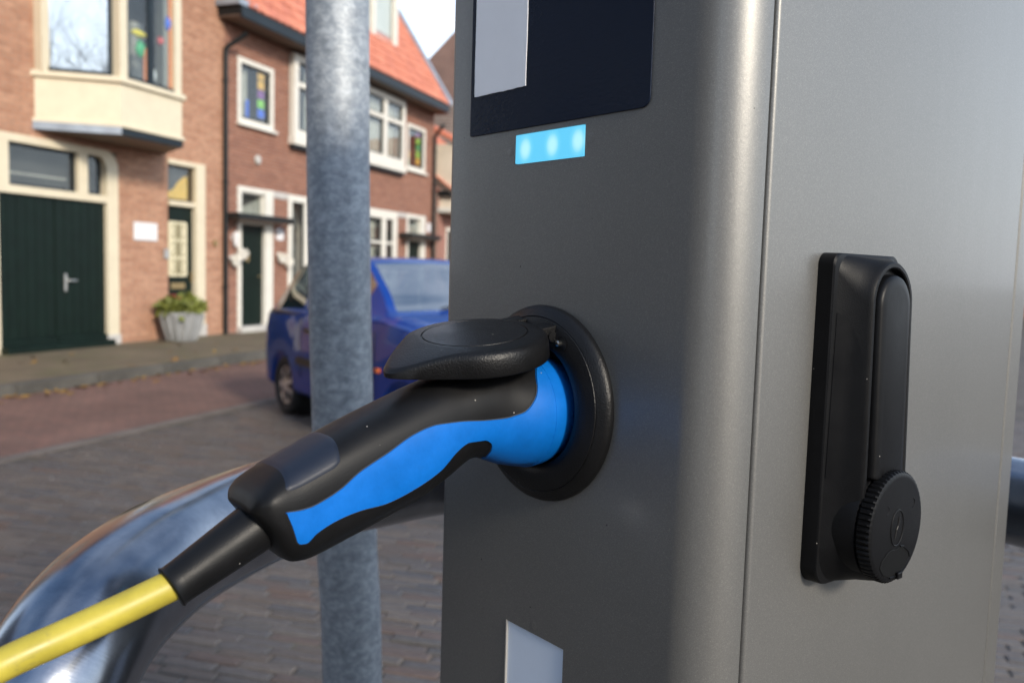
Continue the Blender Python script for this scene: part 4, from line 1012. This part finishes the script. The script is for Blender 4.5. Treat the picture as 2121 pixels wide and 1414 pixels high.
# dark interior with seats
MB().box(-.30, 1.95, -.60, .60, .60, .72).build('cabin_floor', M['car_black'], car)
for sx in (.95, -.02):
    for sy in (-.33, .33):
        st_ = MB().prism([(sx, .70), (sx+.18, .70), (sx+.05, 1.14), (sx-.06, 1.14)], sy-.2, sy+.2, 'y').build('seat', simple('grey_seat', (.07, .07, .075), .9), car, bevel=.03)
MB().box(1.55, 1.92, -.62, .62, .78, .93).build('dashboard', M['car_black'], car, bevel=.03)
MB().tube([(1.47+.02*math.cos(a), .34+.17*math.cos(a), .93+.15*math.sin(a)) for a in [k*.524 for k in range(13)]], .014, 6).build('steering_wheel', M['car_black'], car)
for sy in (-1, 1):
    MB().prism(rrect(.44, 1.86, .50, .565, .02), sy*.778-.012, sy*.778+.012, 'y').build('side_strip', M['car_black'], car)
    MB().box(-.30, .48, sy*.742-.006, sy*.742+.006, .900, .925).build('window_seal', M['car_black'], car)
    for (xw) in (0, WB):
        wl = MB(); r = .262
        wl.lathe([(.170, .02), (.20, -.005), (.235, -.012), (.255, 0), (r, .03), (r, .12), (.25, .15), (.17, .155)], 40, 'y', (0, 0, 0))
        ty = wl.build('wheel', M['tyre'], car, smooth=45, off=(0, 0, 0)); ty.location = (xw, -.72 if sy < 0 else .72, r); ty.rotation_euler = (0, 0, 0 if sy < 0 else math.pi)
        MB().lathe([(.17, .02), (.165, .012), (.15, .020), (.06, .004), (.03, 0.0), (.001, -.002)], 40, 'y').build('hubcap', M['hub'], ty, smooth=45)
        for k in range(7):
            a = 2*math.pi*k/7; ca, sa = math.cos(a), math.sin(a)
            pts = [(u*ca - w_*sa, y_, u*sa + w_*ca) for u, w_, y_ in ((.065, -.010, .002), (.15, -.034, .014), (.15, .034, .014), (.065, .010, .002))]
            MB().add(pts + [(p[0], p[1]-.004, p[2]) for p in pts], [(4,5,6,7),(0,1,5,4),(1,2,6,5),(2,3,7,6),(3,0,4,7)]).build('hub_slot', M['car_black'], ty)
        MB().lathe([(.31, .0), (.31, .25), (.0, .25)], 24, 'y', (0, 0, 0)).build('wheel_well', M['car_black'], ty, off=(0, .05, .0))
    m_ = MB().prism(rrect(1.46, 1.58, .97, 1.09, .03), sy*.80 if sy > 0 else -.95, sy*.95 if sy > 0 else -.80, 'y').build('door_mirror', M['car_black'], car, bevel=.02)
    MB().prism(rrect(.60, .72, .78, .815, .01), sy*.775-.012, sy*.775+.012, 'y').build('door_handle', M['car_black'], car)
    MB().prism(rrect(1.93, 1.99, .60, .63, .01), sy*.768-.01, sy*.768+.01, 'y').build('side_indicator', simple('amber_lens', (.75, .16, .03), .3), car)
    MB().box(.508, .512, sy*.772-.004, sy*.772+.004, .40, .90).build('door_gap', M['car_black'], car); MB().box(1.888, 1.892, sy*.762-.004, sy*.762+.004, .40, .88).build('door_gap', M['car_black'], car)
    MB().box(-.565, -.515, sy*.64-.045, sy*.64+.045, .56, .80).build('tail_light', simple('red_lens', (.35, .02, .02), .25), car, bevel=.01)
    MB().box(2.84, 2.962, sy*.50-.11, sy*.50+.11, .57, .69).build('headlight', simple('headlamp_lens', (.55, .57, .6), .1, .4), car, bevel=.03)
MB().box(-.60, -.50, -.66, .66, .36, .50).build('rear_bumper', M['car'], car, bevel=.04); MB().box(2.86, 3.01, -.60, .60, .34, .50).build('front_bumper', M['car'], car, bevel=.04)
MB().box(2.93, 2.985, -.30, .30, .545, .615).build('grille', M['car_black'], car, bevel=.01)
for k in (-.25, .20): MB().tube([(1.93, k, 1.04), (1.80, k+.35, 1.105)], .007, 5).build('wiper', M['car_black'], car)

# ------------------------------------------------------------------ galvanised pole
pts = curve([(-.218, 1.243, -.05), (-.231, 1.240, .70), (-.2402, 1.236, .90), (-.2478, 1.226, 1.11), (-.2551, 1.222, 1.352), (-.2645, 1.236, 1.713), (-.284, 1.25, 2.9)], 6)
pole = MB().tube(pts, .045, 40).build('galvanised_pole', M['galv'], smooth=40); tag(pole, 'mottled grey galvanised steel pole between the charging post and the blue car', 'pole')

# ------------------------------------------------------------------ bent guard rail
RZ = 1.1197
path = curve([(-.272, .415, -.05), (-.272, .415, .5), (-.272, .415, .90), (-.269, .420, .985), (-.262, .445, 1.060), (-.2525, .485, 1.105), (-.244, .545, RZ), (-.233, .62, RZ), (-.203, .708, RZ), (-.165, .768, RZ), (-.1185, .8147, RZ), (-.072, .853, RZ), (.02, .905, RZ), (.12, .95, RZ), (.22, .975, RZ), (.31, .965, RZ), (.39, .92, RZ), (.455, .86, RZ), (.505, .80, RZ), (.56, .72, RZ), (.60, .645, RZ-.03), (.615, .615, RZ-.12), (.617, .61, .85), (.617, .61, .4), (.617, .61, -.05)], 8)
rail_mb = MB().tube(path, .043, 56)
rail = rail_mb.build('guard_rail', M['chrome'], smooth=50, fixn=False)
uv = rail.data.uv_layers.new(name='UVMap'); acc = [0]
for a, b in zip(path, path[1:]): acc.append(acc[-1] + (b-a).length)
for pol in rail.data.polygons:
    if len(pol.vertices) != 4: continue
    for li in pol.loop_indices:
        vi = rail.data.loops[li].vertex_index; uv.data[li].uv = (acc[vi//56], (vi % 56)/56)
tag(rail, 'shiny bent steel tube guard rail curving round the charging post', 'guard rail')

# ------------------------------------------------------------------ charging post
CX, CY, ZR = 0.024526, 0.517979, 1.248205
CROTZ = R(-49.9)
post = empty('charging_post', (CX, CY, 0), CROTZ); tag(post, 'grey metallic electric charging post with dark display and glowing blue light', 'charging post')
def arc(cx, cy, r, a0, a1, n):
    return [(cx + r*math.cos(R(a0+(a1-a0)*k/n)), cy + r*math.sin(R(a0+(a1-a0)*k/n))) for k in range(n+1)]
XL, XR, YB = -.1148, .128, .405
rc, rl = .030, .007
outline = ([(.1195, .0285), (.1268, .0285)] + [(XR-.0004, .0283), (XR, .0279)] + [(XR, .0277)] + arc(XR-rc*.92, rc*.92, rc*.92, 0, -90, 18)[0:] + arc(XL+rl, rl, rl, -90, -180, 8)
           + arc(XL+rl, YB-rl, rl, 180, 90, 6) + arc(XR-.005, YB-.005, .005, 90, 0, 5) + [(XR, .3808), (XR-.0012, .3796), (.1195, .3796)])
# clean near-duplicates
ol = [outline[0]]
for p in outline[1:]:
    if math.hypot(p[0]-ol[-1][0], p[1]-ol[-1][1]) > 1e-4: ol.append(p)
sh = MB(); ZT_ = 1.78
sh.loft([[(x, y, .10) for x, y in ol], [(x, y, ZT_) for x, y in ol]])
shell = sh.build('body_shell', M['paint'], post, smooth=30)
def cut(obj, boxes):
    cb = MB()
    for b in boxes: cb.box(*b)
    me = cb.mesh('cutter'); co = bpy.data.objects.new('cutter', me); COL.objects.link(co); co.parent = obj.parent
    md = obj.modifiers.new('cut', 'BOOLEAN'); md.operation = 'DIFFERENCE'; md.object = co; md.solver = 'EXACT'
    bpy.context.view_layer.update(); dg = bpy.context.evaluated_depsgraph_get()
    nm = bpy.data.meshes.new_from_object(obj.evaluated_get(dg)); obj.modifiers.clear(); old = obj.data; obj.data = nm
    bpy.data.objects.remove(co); bpy.data.meshes.remove(old); smoothify(nm, 30)
cut(shell, [(-.0400, .0234, -.01, .0045, ZR+.1505, ZR+.1692), (-.0356, .0200, -.01, .0040, ZR-.40, ZR-.1515), (-.047, .035, -.01, .02, ZR-.04, ZR+.04)])
# door leaf on the right flank
dl = MB().loft([[(x, y, .16) for x, y in rrect(.1197, XR, .0322, .3772, .001, 4, (.0005, .0028, .0016, .0005))], [(x, y, 1.74) for x, y in rrect(.1197, XR, .0322, .3772, .001, 4, (.0005, .0028, .0016, .0005))]])
door = dl.build('side_door', M['paint'], post, smooth=30)
MB().box(.112, .1195, .0290, .3794, .14, 1.76).build('door_gasket', M['dark_gap'], post)
MB().loft([[(x, y, ZT_) for x, y in rrect(XL-.004, XR+.004, -.004, YB+.004, .012)], [(x, y, ZT_+.03) for x, y in rrect(XL-.004, XR+.004, -.004, YB+.004, .012)]]).build('cap', M['paint'], post, smooth=30)
MB().box(XL+.004, XR-.004, .004, YB-.004, 0, .10).build('plinth', M['dark_gap'], post)
# display film, label, status light, lower window, weld marks
pp = rrect(-.0885, .0729, ZR+.1727, ZR+.40, .006, 6, (.0018, .006, .006, .006))
disp = MB().prism(pp, -.0009, .0002, 'y').build('display', M['panel'], post, bevel=.0004)
lab = []
lx0, lx1, lz0, lz1 = -.0836, -.0306, ZR+.1986, ZR+.345
for k in range(13): lab.append((lx0+(lx1-lx0)*k/12, lz0+random.uniform(-.0003, .0004)))
for k in range(1, 26): lab.append((lx1+random.uniform(-.0002, .0002), lz0+(lz1-lz0)*k/26))
for k in range(13): lab.append((lx1+(lx0-lx1)*k/12, lz1))
for k in range(1, 26): lab.append((lx0+random.uniform(-.0002, .0002), lz1+(lz0-lz1)*k/26))
tag(MB().prism(lab, -.0014, -.00092, 'y').build('paper_label', M['paper'], disp), 'blank white paper label with slightly uneven edges')
led = MB().prism(rrect(-.0311, .0311, -.0090, .0090, .0006, 3), -.0005, .0042, 'y').build('status_light', M['led'], post, bevel=.0004)
led.location = (-.0083, 0, ZR+.1598); led['label'] = 'glowing pale blue status light'
win = MB().box(-.0354, .0198, .0012, .0038, ZR-.399, ZR-.1517).build('lower_window', M['opal'], post)
MB().add([(-.0356, -.0004, ZR-.1513), (-.0356, -.0004, ZR-.40), (-.0346, -.0004, ZR-.40), (-.0346, -.0004, ZR-.1513), (-.0356, .0038, ZR-.1513), (-.0356, .0038, ZR-.40), (-.0346, .0038, ZR-.40), (-.0346, .0038, ZR-.1513)],
         [(0,1,2,3),(0,3,7,4),(3,2,6,7),(0,4,5,1)]).build('window_edge', simple('bare_cut_edge', (.55, .52, .47), .35, .5), win)
for (x, dz) in ((-.0452, .1593), (.0281, .1606), (-.0084, -.1463)):
    MB().lathe([(.0030, .00002), (.0028, -.00010), (.0024, -.00003), (.0020, -.00009), (.0001, -.00005)], 20, 'y', (x, 0, ZR+dz)).build('weld_mark', M['paint'], post, smooth=60)

# socket flange
RCX = -.0062
fl_ = MB()
prof = [(.0612, .0004), (.0616, -.002), (.0608, -.0042), (.0585, -.0063), (.0550, -.0082), (.0546, -.0079), (.0542, -.0086), (.049, -.0104), (.0440, -.0112), (.0405, -.0110), (.0385, -.0098), (.0372, -.007), (.0365, -.002), (.0362, .012), (.0340, .014)]
rings = []
NR = 96
for r, d in prof:
    ring = []
    for k in range(NR):
        a = 2*math.pi*k/NR; x, z = r*math.cos(a), r*math.sin(a); dd = d
        ring.append((RCX+x, dd, ZR+z))
    rings.append(ring)
fl_.loft(rings, False, True)
flange = fl_.build('socket_flange', M['black'], post, smooth=38)
# hinge pocket on the flange: thin plate with the slot's shade as black colour
pk = []
for a0, r0, r1 in ((0, .0415, .0470),):
    n = 18; inner = []; outer = []
    for k in range(n+1):
        a = R(60 + 60*k/n); inner.append((RCX+r0*math.cos(a), ZR+r0*math.sin(a))); outer.append((RCX+r1*math.cos(a), ZR+r1*math.sin(a)))
    pk = inner + outer[::-1]
MB().prism(pk, -.0119, -.0106, 'y').build('hinge_slot_shade', simple('slot_shade_black', (.003, .003, .003), .8), flange)
MB().tube([(RCX-.021, -.0125, ZR+.0435), (RCX+.021, -.0125, ZR+.0435)], .0032, 14).build('hinge_pin', M['black'], flange, smooth=40)
sx, sz = RCX+.0265, ZR+.0395
MB().lathe([(.0046, -.0008), (.0040, -.0004), (.0001, -.0003)], 18, 'y', (sx, -.0104, sz)).build('screw_hole_shade', simple('hole_shade_black', (.004, .004, .004), .6), flange)  # dark dimple: shade of the hole put into a black disc
MB().lathe([(.0018, -.0004), (.0018, -.0026), (.0008, -.0032), (.0001, -.0032)], 12, 'y', (sx-.0012, -.0104, sz+.0004)).build('screw', M['screw'], flange, smooth=30)

# hinged lid resting on the plug: local frame u = outward, v = up from the lid's plane
TL = R(-9.0)
def lidP(n, w, t):
    # n along the lid from the hinge outward, w sideways, t thickness direction
    y = -(.009 + n*math.cos(TL) - t*math.sin(TL)); z = ZR + .0520 + n*math.sin(TL) + t*math.cos(TL) - .09*w
    return (RCX + w, y, z)
LR = .0430; LC = .0470
def lid_out(scale, droop_t, tab=1.0):
    P = []
    for k in range(72):
        a = 2*math.pi*k/72; n = math.cos(a)*LR*scale; w = math.sin(a)*LR*scale
        ex = 0
        if n > 0:
            q = max(0, 1-abs(w)/(.030)); q = q*q*(3-2*q); ex = .0195*q*tab
        f_ = ex/.0195
        tt = droop_t + (-.0125-droop_t)*f_ if droop_t < -.012 else droop_t - .0075*f_
        if -.012 < droop_t < -.004: tt = droop_t - .0055*f_
        P.append((LC+n+ex, w, tt))
    return P
lm = MB()
rings = []
for sc_, t in ((.985, -.0142), (1.0, -.0132), (1.0, -.0045), (.985, -.0022), (.955, -.0006), (.90, .0003)):
    rings.append([lidP(n, w, tt) for n, w, tt in lid_out(sc_, t)])
for sc_, t in ((.80, .0008), (.735, .0010)):
    rings.append([lidP(n, w, tt) for n, w, tt in lid_out(sc_, t, 0)])
for sc_, t in ((.728, .0002), (.718, .0002), (.712, .0011), (.55, .0016), (.30, .0020), (.05, .0021)):
    rings.append([lidP(n, w, tt) for n, w, tt in lid_out(sc_, t, 0)])
lm.loft(rings, False, True)
rings = [[lidP(n, w, tt) for n, w, tt in lid_out(s_, t)] for s_, t in ((.985, -.0142), (.90, -.0142), (.88, -.0040), (.2, -.0040))]
lm.loft(rings, False, True)
lid = lm.build('socket_lid', M['black'], post, smooth=42)
ha = MB()
for w in (-.0135, .0135):
    ha.loft([[lidP(-.004, w-.006, -.006), lidP(-.004, w+.006, -.006), lidP(-.004, w+.006, 0), lidP(-.004, w-.006, 0)], [lidP(.014, w-.006, -.006), lidP(.014, w+.006, -.006), lidP(.014, w+.006, 0), lidP(.014, w-.006, 0)]])
ha.build('hinge_arm', M['black'], lid, bevel=.001)

# ------------------------------------------------------------------ swing-handle lock on the side door (local plane x = XR + out)
HB = .1225
def hout(wt, wb, zt, zb, rt_, rb_, n=10):
    P = []
    for (cy, cz, a0, r) in ((HB+wb-rb_, zb+rb_, -90, rb_), (HB+wt-rt_, zt-rt_, 0, rt_), (HB-wt+rt_, zt-rt_, 90, rt_), (HB-wb+rb_, zb+rb_, 180, rb_)):
        for k in range(n+1):
            a = R(a0+90*k/n); P.append((cy+r*math.cos(a), cz+r*math.sin(a)))
    return P
def hring(o, *a):
    P = hout(*a); return [(XR + o + ((.0976-z)*.022 if o > .02 else 0), y, ZR+z) for y, z in P]
hm = MB()
hm.loft([hring(.0002, .0382, .0386, .0976, -.0944, .007, .012), hring(.0090, .0380, .0384, .0974, -.0942, .007, .012), hring(.0100, .0372, .0380, .0969, -.0940, .0075, .013),
         hring(.0105, .0340, .0372, .0962, -.0940, .010, .022), hring(.0180, .0275, .0315, .0948, -.0938, .020, .030), hring(.0232, .0250, .0268, .0938, -.0920, .0245, .0262),
         hring(.0246, .0243, .0260, .0935, -.0915, .0242, .0255), hring(.0255, .0232, .0250, .0926, -.0905, .0231, .0245), hring(.0256, .0212, .0232, .0906, -.0890, .0211, .0228),
         hring(.0250, .0204, .0224, .0898, -.0880, .0203, .0220), hring(.0212, .0200, .0220, .0894, -.0876, .0199, .0216)], True, True)
hous = hm.build('lock_housing', M['black_fine'], post, smooth=28)
lv = MB()
LVR = [(.0214, .0186), (.0252, .0184), (.0268, .0176), (.0277, .0160), (.0281, .0120)]
lv.loft([hring(o, w, w, .0862-(.0186-w), -.03, w*.999, .002) for o, w in LVR], False, True)
lv.build('lever', M['black_smooth'], hous, smooth=40)
# inset flank panel below the shoulder
fp = MB()
FLK = [(.0105, .0340, .0372, .0962, -.0940, .010, .022), (.0180, .0275, .0315, .0948, -.0938, .020, .030), (.0232, .0250, .0268, .0938, -.0920, .0245, .0262)]
def fl_pt(u, z, lift=.00035):
    # point on the flank facing the front of the post: u 0 at the base edge .. 1 at the outer edge
    P = []
    for o, wt, wb, zt, zb, r0, r1 in FLK:
        t = (z-(zb+r1))/((zt-r0)-(zb+r1)); P.append((o + ((.0976-z)*.022 if o > .02 else 0), wb+(wt-wb)*t))
    k = min(1, int(u*2)); f_ = u*2-k; o = P[k][0]+(P[k+1][0]-P[k][0])*f_; w = P[k][1]+(P[k+1][1]-P[k][1])*f_
    return (XR+o+lift*.6, HB-w-lift*.8, ZR+z)
rows_ = []
for k in range(25):
    z = .064 - .094*k/24; u1 = ipol([(-.03, .55), (-.022, .90), (.036, .92), (.046, .80), (.060, .34), (.064, .06)], z)
    rows_.append([fl_pt(.03+(u1-.03)*j/6, z) for j in range(7)])
fp.loft(rows_, False, False, closed=False)
fp.build('flank_panel', M['black_smooth'], hous, smooth=30)
# round lock cover with ribbed rim
DB, DZ, DR = .1236, -.0588, .0328
MB().lathe([(.0352, .0), (.0350, .012), (.0338, .022), (.0325, .0272), (.030, .0278)], 64, 'x', (XR, DB, ZR+DZ), False, True).build('lock_barrel', M['black_fine'], hous, smooth=40)
dm_ = MB(); nT = 60; rings = []
for (o, r0, r1) in ((.0270, .0300, .0300), (.0282, .0318, .0318), (.0290, DR, DR-.0011), (.0345, DR, DR-.0011), (.0356, DR-.0008, DR-.0012), (.0362, DR-.0022, DR-.0022), (.0364, DR-.0040, DR-.0040)):
    ring = []
    for k in range(nT*4):
        a = 2*math.pi*k/(nT*4); r = r0 if (k % 4) in (0, 1) else r1
        ring.append((XR+o, DB+r*math.cos(a), ZR+DZ+r*math.sin(a)))
    rings.append(ring)
dm_.loft(rings, True, True); dial = dm_.build('lock_cover', M['black_smooth'], hous, smooth=25)
XF = XR+.0364
MB().tube([(XF, DB+.0075*math.cos(a), ZR+DZ+.0105*math.sin(a)) for a in [2*math.pi*k/32 for k in range(33)]], .00045, 6).build('emblem_ring', M['black_smooth'], dial, smooth=50)
MB().tube([(XF, DB-.002, ZR+DZ-.006), (XF, DB-.0005, ZR+DZ-.001), (XF, DB+.001, ZR+DZ+.001), (XF, DB+.002, ZR+DZ+.006)], .0005, 5).build('emblem_mark', M['black_smooth'], dial)
rec = [(-.010, -.013), (-.0165, -.017), (-.0185, -.0205), (-.014, -.0255), (-.006, -.0285), (.004, -.029), (.0125, -.026), (.0175, -.0205), (.0155, -.0165), (.009, -.0125), (.005, -.0118), (0, -.0128), (-.005, -.0120)]
MB().loft([[(XF+.0002, DB+y, ZR+DZ+z) for y, z in rec], [(XF+.00035, DB+y*.97, ZR+DZ-.02+(z+.02)*.96) for y, z in rec]], False, True).build('keyhole_shade_plate', simple('recess_shade_black', (.003, .003, .003), .6, spec=.15), dial)  # slightly raised plate, its darker black imitates the shade of a sunken shape
MB().tube([(XF+.0003, DB+y, ZR+DZ+z) for y, z in rec[4:11]], .0006, 6).build('recess_rim', M['black_smooth'], dial, smooth=50)
MB().box(XF, XF+.0022, DB+.001, DB+.0065, ZR+DZ-.0305, ZR+DZ-.0265).build('thumb_tab', M['black_smooth'], dial, bevel=.0006)
for (y, z) in ((-.0135, .012), (.018, .012)):
    MB().tube([(XF, DB+y+.0022*math.cos(a), ZR+DZ+z+.0026*math.sin(a)) for a in [R(-100+20*k) for k in range(10)]], .0003, 5).build('dent', M['black_smooth'], dial)

# ------------------------------------------------------------------ charging plug with cable
plug = empty('charging_cable', (CX, CY, 0), CROTZ); tag(plug, 'black and blue charging plug on yellow cable, pushed into the socket', 'charging cable')
TOP = [(-.012, .0265), (.0, .0285), (.010, .0305), (.02, .0312), (.05, .0285), (.0806, .0215), (.1027, .0145), (.1438, -.0010), (.1800, -.0172), (.1895, -.0232), (.1945, -.0285), (.1965, -.0335)]
BOT = [(-.012, -.0310), (.0, -.0335), (.010, -.0362), (.018, -.0370), (.030, -.0362), (.045, -.0315), (.0575, -.0272), (.068, -.0285), (.082, -.0362), (.10, -.0450), (.12, -.0515), (.150, -.0605), (.1675, -.0650), (.175, -.0645), (.1815, -.0585), (.1885, -.0468), (.1945, -.0385), (.1965, -.0360)]
WID = [(-.012, .0275), (.0, .0295), (.010, .0318), (.018, .0325), (.030, .0312), (.05, .0265), (.08, .0245), (.12, .0245), (.16, .0245), (.182, .0240), (.1910, .0222), (.1950, .0180), (.1965, .0130)]
EXP = [(-.012, 2.0), (.03, 2.0), (.06, 2.3), (.10, 2.7), (.20, 3.2)]
def sec(n):
    t, b, w, e = spol(TOP, n)[0], spol(BOT, n)[0], spol(WID, n)[0], spol(EXP, n)[0]
    return (t+b)/2, (t-b)/2, w, e
def pP(n, w, u): return (RCX+w, -n, ZR+u)
def ringn(n, k=56, grow=0.0):
    m_, h_, w_, e = sec(n); P = []
    for i in range(k):
        a = 2*math.pi*i/k; c, s_ = math.cos(a), math.sin(a)
        P.append(pP(n, (w_+grow)*math.copysign(abs(c)**(2/e), c), m_+(h_+grow)*math.copysign(abs(s_)**(2/e), s_)))
    return P
ns = [-.012 + .205*i/90 for i in range(90)] + [.1935, .1945, .1955, .1961, .1965]
ns = sorted(set(round(v, 5) for v in ns))
pb = MB(); pb.loft([ringn(n) for n in ns]); pbody = pb.build('plug_body', M['black_soft'], plug, smooth=50)
def side(n, u, sgn, grow):
    m_, h_, w_, e = sec(n); v = max(-.9999, min(.9999, (u-m_)/h_)); x = w_*(1-abs(v)**e)**(1/e)
    # push outward along the section normal
    gx = (x/w_)**(e-1)/w_ if x > 0 else 0; gz = math.copysign(abs(v)**(e-1), v)/h_; L = math.hypot(gx, gz) or 1
    return pP(n, sgn*(x + grow*gx/L), m_+v*h_ + grow*gz/L)
HI = [(.018, .0285), (.0225, .0262), (.027, .0215), (.029, .0165), (.0316, .0108), (.0388, .0028), (.0450, .0004), (.0513, -.0009), (.0653, -.0013), (.0821, -.0005), (.0981, -.0008), (.1133, -.005), (.1279, -.0123), (.1446, -.0202), (.1552, -.0273), (.1682, -.033), (.1750, -.0343), (.1831, -.0346)]
LO = [(.018, -.0358), (.0242, -.0355), (.043, -.0318), (.0520, -.0292), (.0545, -.0270), (.0560, -.0225), (.0575, -.0180), (.0600, -.0150), (.0649, -.0128), (.0768, -.0129), (.0849, -.0174), (.0943, -.0262), (.1097, -.0338), (.1274, -.0390), (.1443, -.0402), (.1577, -.0430), (.168, -.0475), (.1726, -.0515), (.1770, -.0512), (.1800, -.0430), (.1831, -.0352)]
GR = .0011
gi = MB()
cn = [-.012, -.008, -.004, 0, .004, .008, .012, .016, .0192, .0200]
gi.loft([ringn(n, 72, GR*1.15 if n < .0195 else -.0005) for n in cn], False, False)
inl = [.0180 + (.1831-.0180)*i/120 for i in range(121)]
for sgn in (1, -1):
    rows_ = []
    for n in inl:
        hi, lo = spol(HI, n)[0], spol(LO, n)[0]; m_, h_, w_, e = sec(n); lo = max(lo, m_-h_*.985); hi = min(hi, m_+h_*.985)
        row = [side(n, hi, sgn, -.0006)]
        K = 14
        for k in range(K+1):
            t = k/K; tt = .02+.96*t; row.append(side(n, hi+(lo-hi)*tt, sgn, GR))
        row.append(side(n, lo, sgn, -.0006)); rows_.append(row)
    n = inl[-1]+.0005; rows_.append([side(n, ipol(HI, n)+(ipol(LO, n)-ipol(HI, n))*k/16, sgn, -.0006) for k in range(17)])
    gi.loft(rows_, False, False, closed=False)
for sgn in (1,):
    for T_ in (HI, LO):
        pts = [side(n, spol(T_, n)[0], sgn, .0001) for n in inl[8:] if abs((spol(T_, n)[0]-sec(n)[0])/sec(n)[1]) < .97]
        MB().tube(pts, .00045, 5).build('grip_seam', M['dark_gap'], plug)
grip = gi.build('grip_inlay', M['blue'], plug, smooth=50); grip['label'] = 'bright blue rubber collar and waisted grip inlay'
# patch on the back of the plug
pa = MB(); rows_ = []
nn = [.1535 + (.1835-.1535)*i/16 for i in range(17)]
for i, n in enumerate(nn):
    m_, h_, w_, e = sec(n); a0 = 28; edge = min(i, 16-i); a0 = 28 + (6 if edge == 0 else (2 if edge == 1 else 0)); row = []
    for k in range(29):
        f_ = k/28; a = R(a0 + (180-2*a0)*f_); c, s_ = math.cos(a), math.sin(a); gr = .00055 if 0 < k < 28 and 0 < i < 16 else -.0004
        nk = n - .014*(math.sin(a)-.5)*.35
        m2, h2_, w2_, e2 = sec(nk)
        row.append(pP(nk, (w2_+gr)*math.copysign(abs(c)**(2/e2), c), m2+(h2_+gr)*abs(s_)**(2/e2)))
    rows_.append(row)
pa.loft(rows_, False, False, closed=False); pa.build('cover_patch', M['navy_patch'], plug, smooth=40)
gpts = [rows_[i][0] for i in range(17)] + [rows_[16][k] for k in range(29)] + [rows_[16-i][28] for i in range(17)] + [rows_[0][28-k] for k in range(29)]
MB().tube(gpts, .00035, 5).build('patch_groove', M['dark_gap'], plug)
# strain relief and cable
def q3(n, u, w=0.0): return Vector(pP(n, w, u))
d0, d1 = q3(.180, -.0425), q3(.2282, -.0682); dv = (d1-d0).normalized()
sr = MB().tube([d0, d0+(d1-d0)*.25, d0+(d1-d0)*.9, d1-dv*.0012, d1, d1+dv*.0006], [.0130, .0126, .0102, .0101, .0108, .0100], 40).build('strain_relief', M['black_soft'], plug, smooth=40)
cpts = curve([d1-dv*.004, q3(.250, -.0735), q3(.2735, -.0797), q3(.298, -.0862), q3(.33, -.098), q3(.385, -.135), q3(.43, -.21), q3(.46, -.34), q3(.475, -.60), q3(.48, -.95), q3(.50, -1.15, .01), q3(.56, -1.225, .05), q3(.70, -1.240, .2), q3(.95, -1.240, .25), q3(1.3, -1.240, .0)], 8)
MB().tube(cpts, [.0073 - .0004*min(1, i/30) for i in range(len(cpts))], 32).build('cable', M['yellow'], plug, smooth=50)
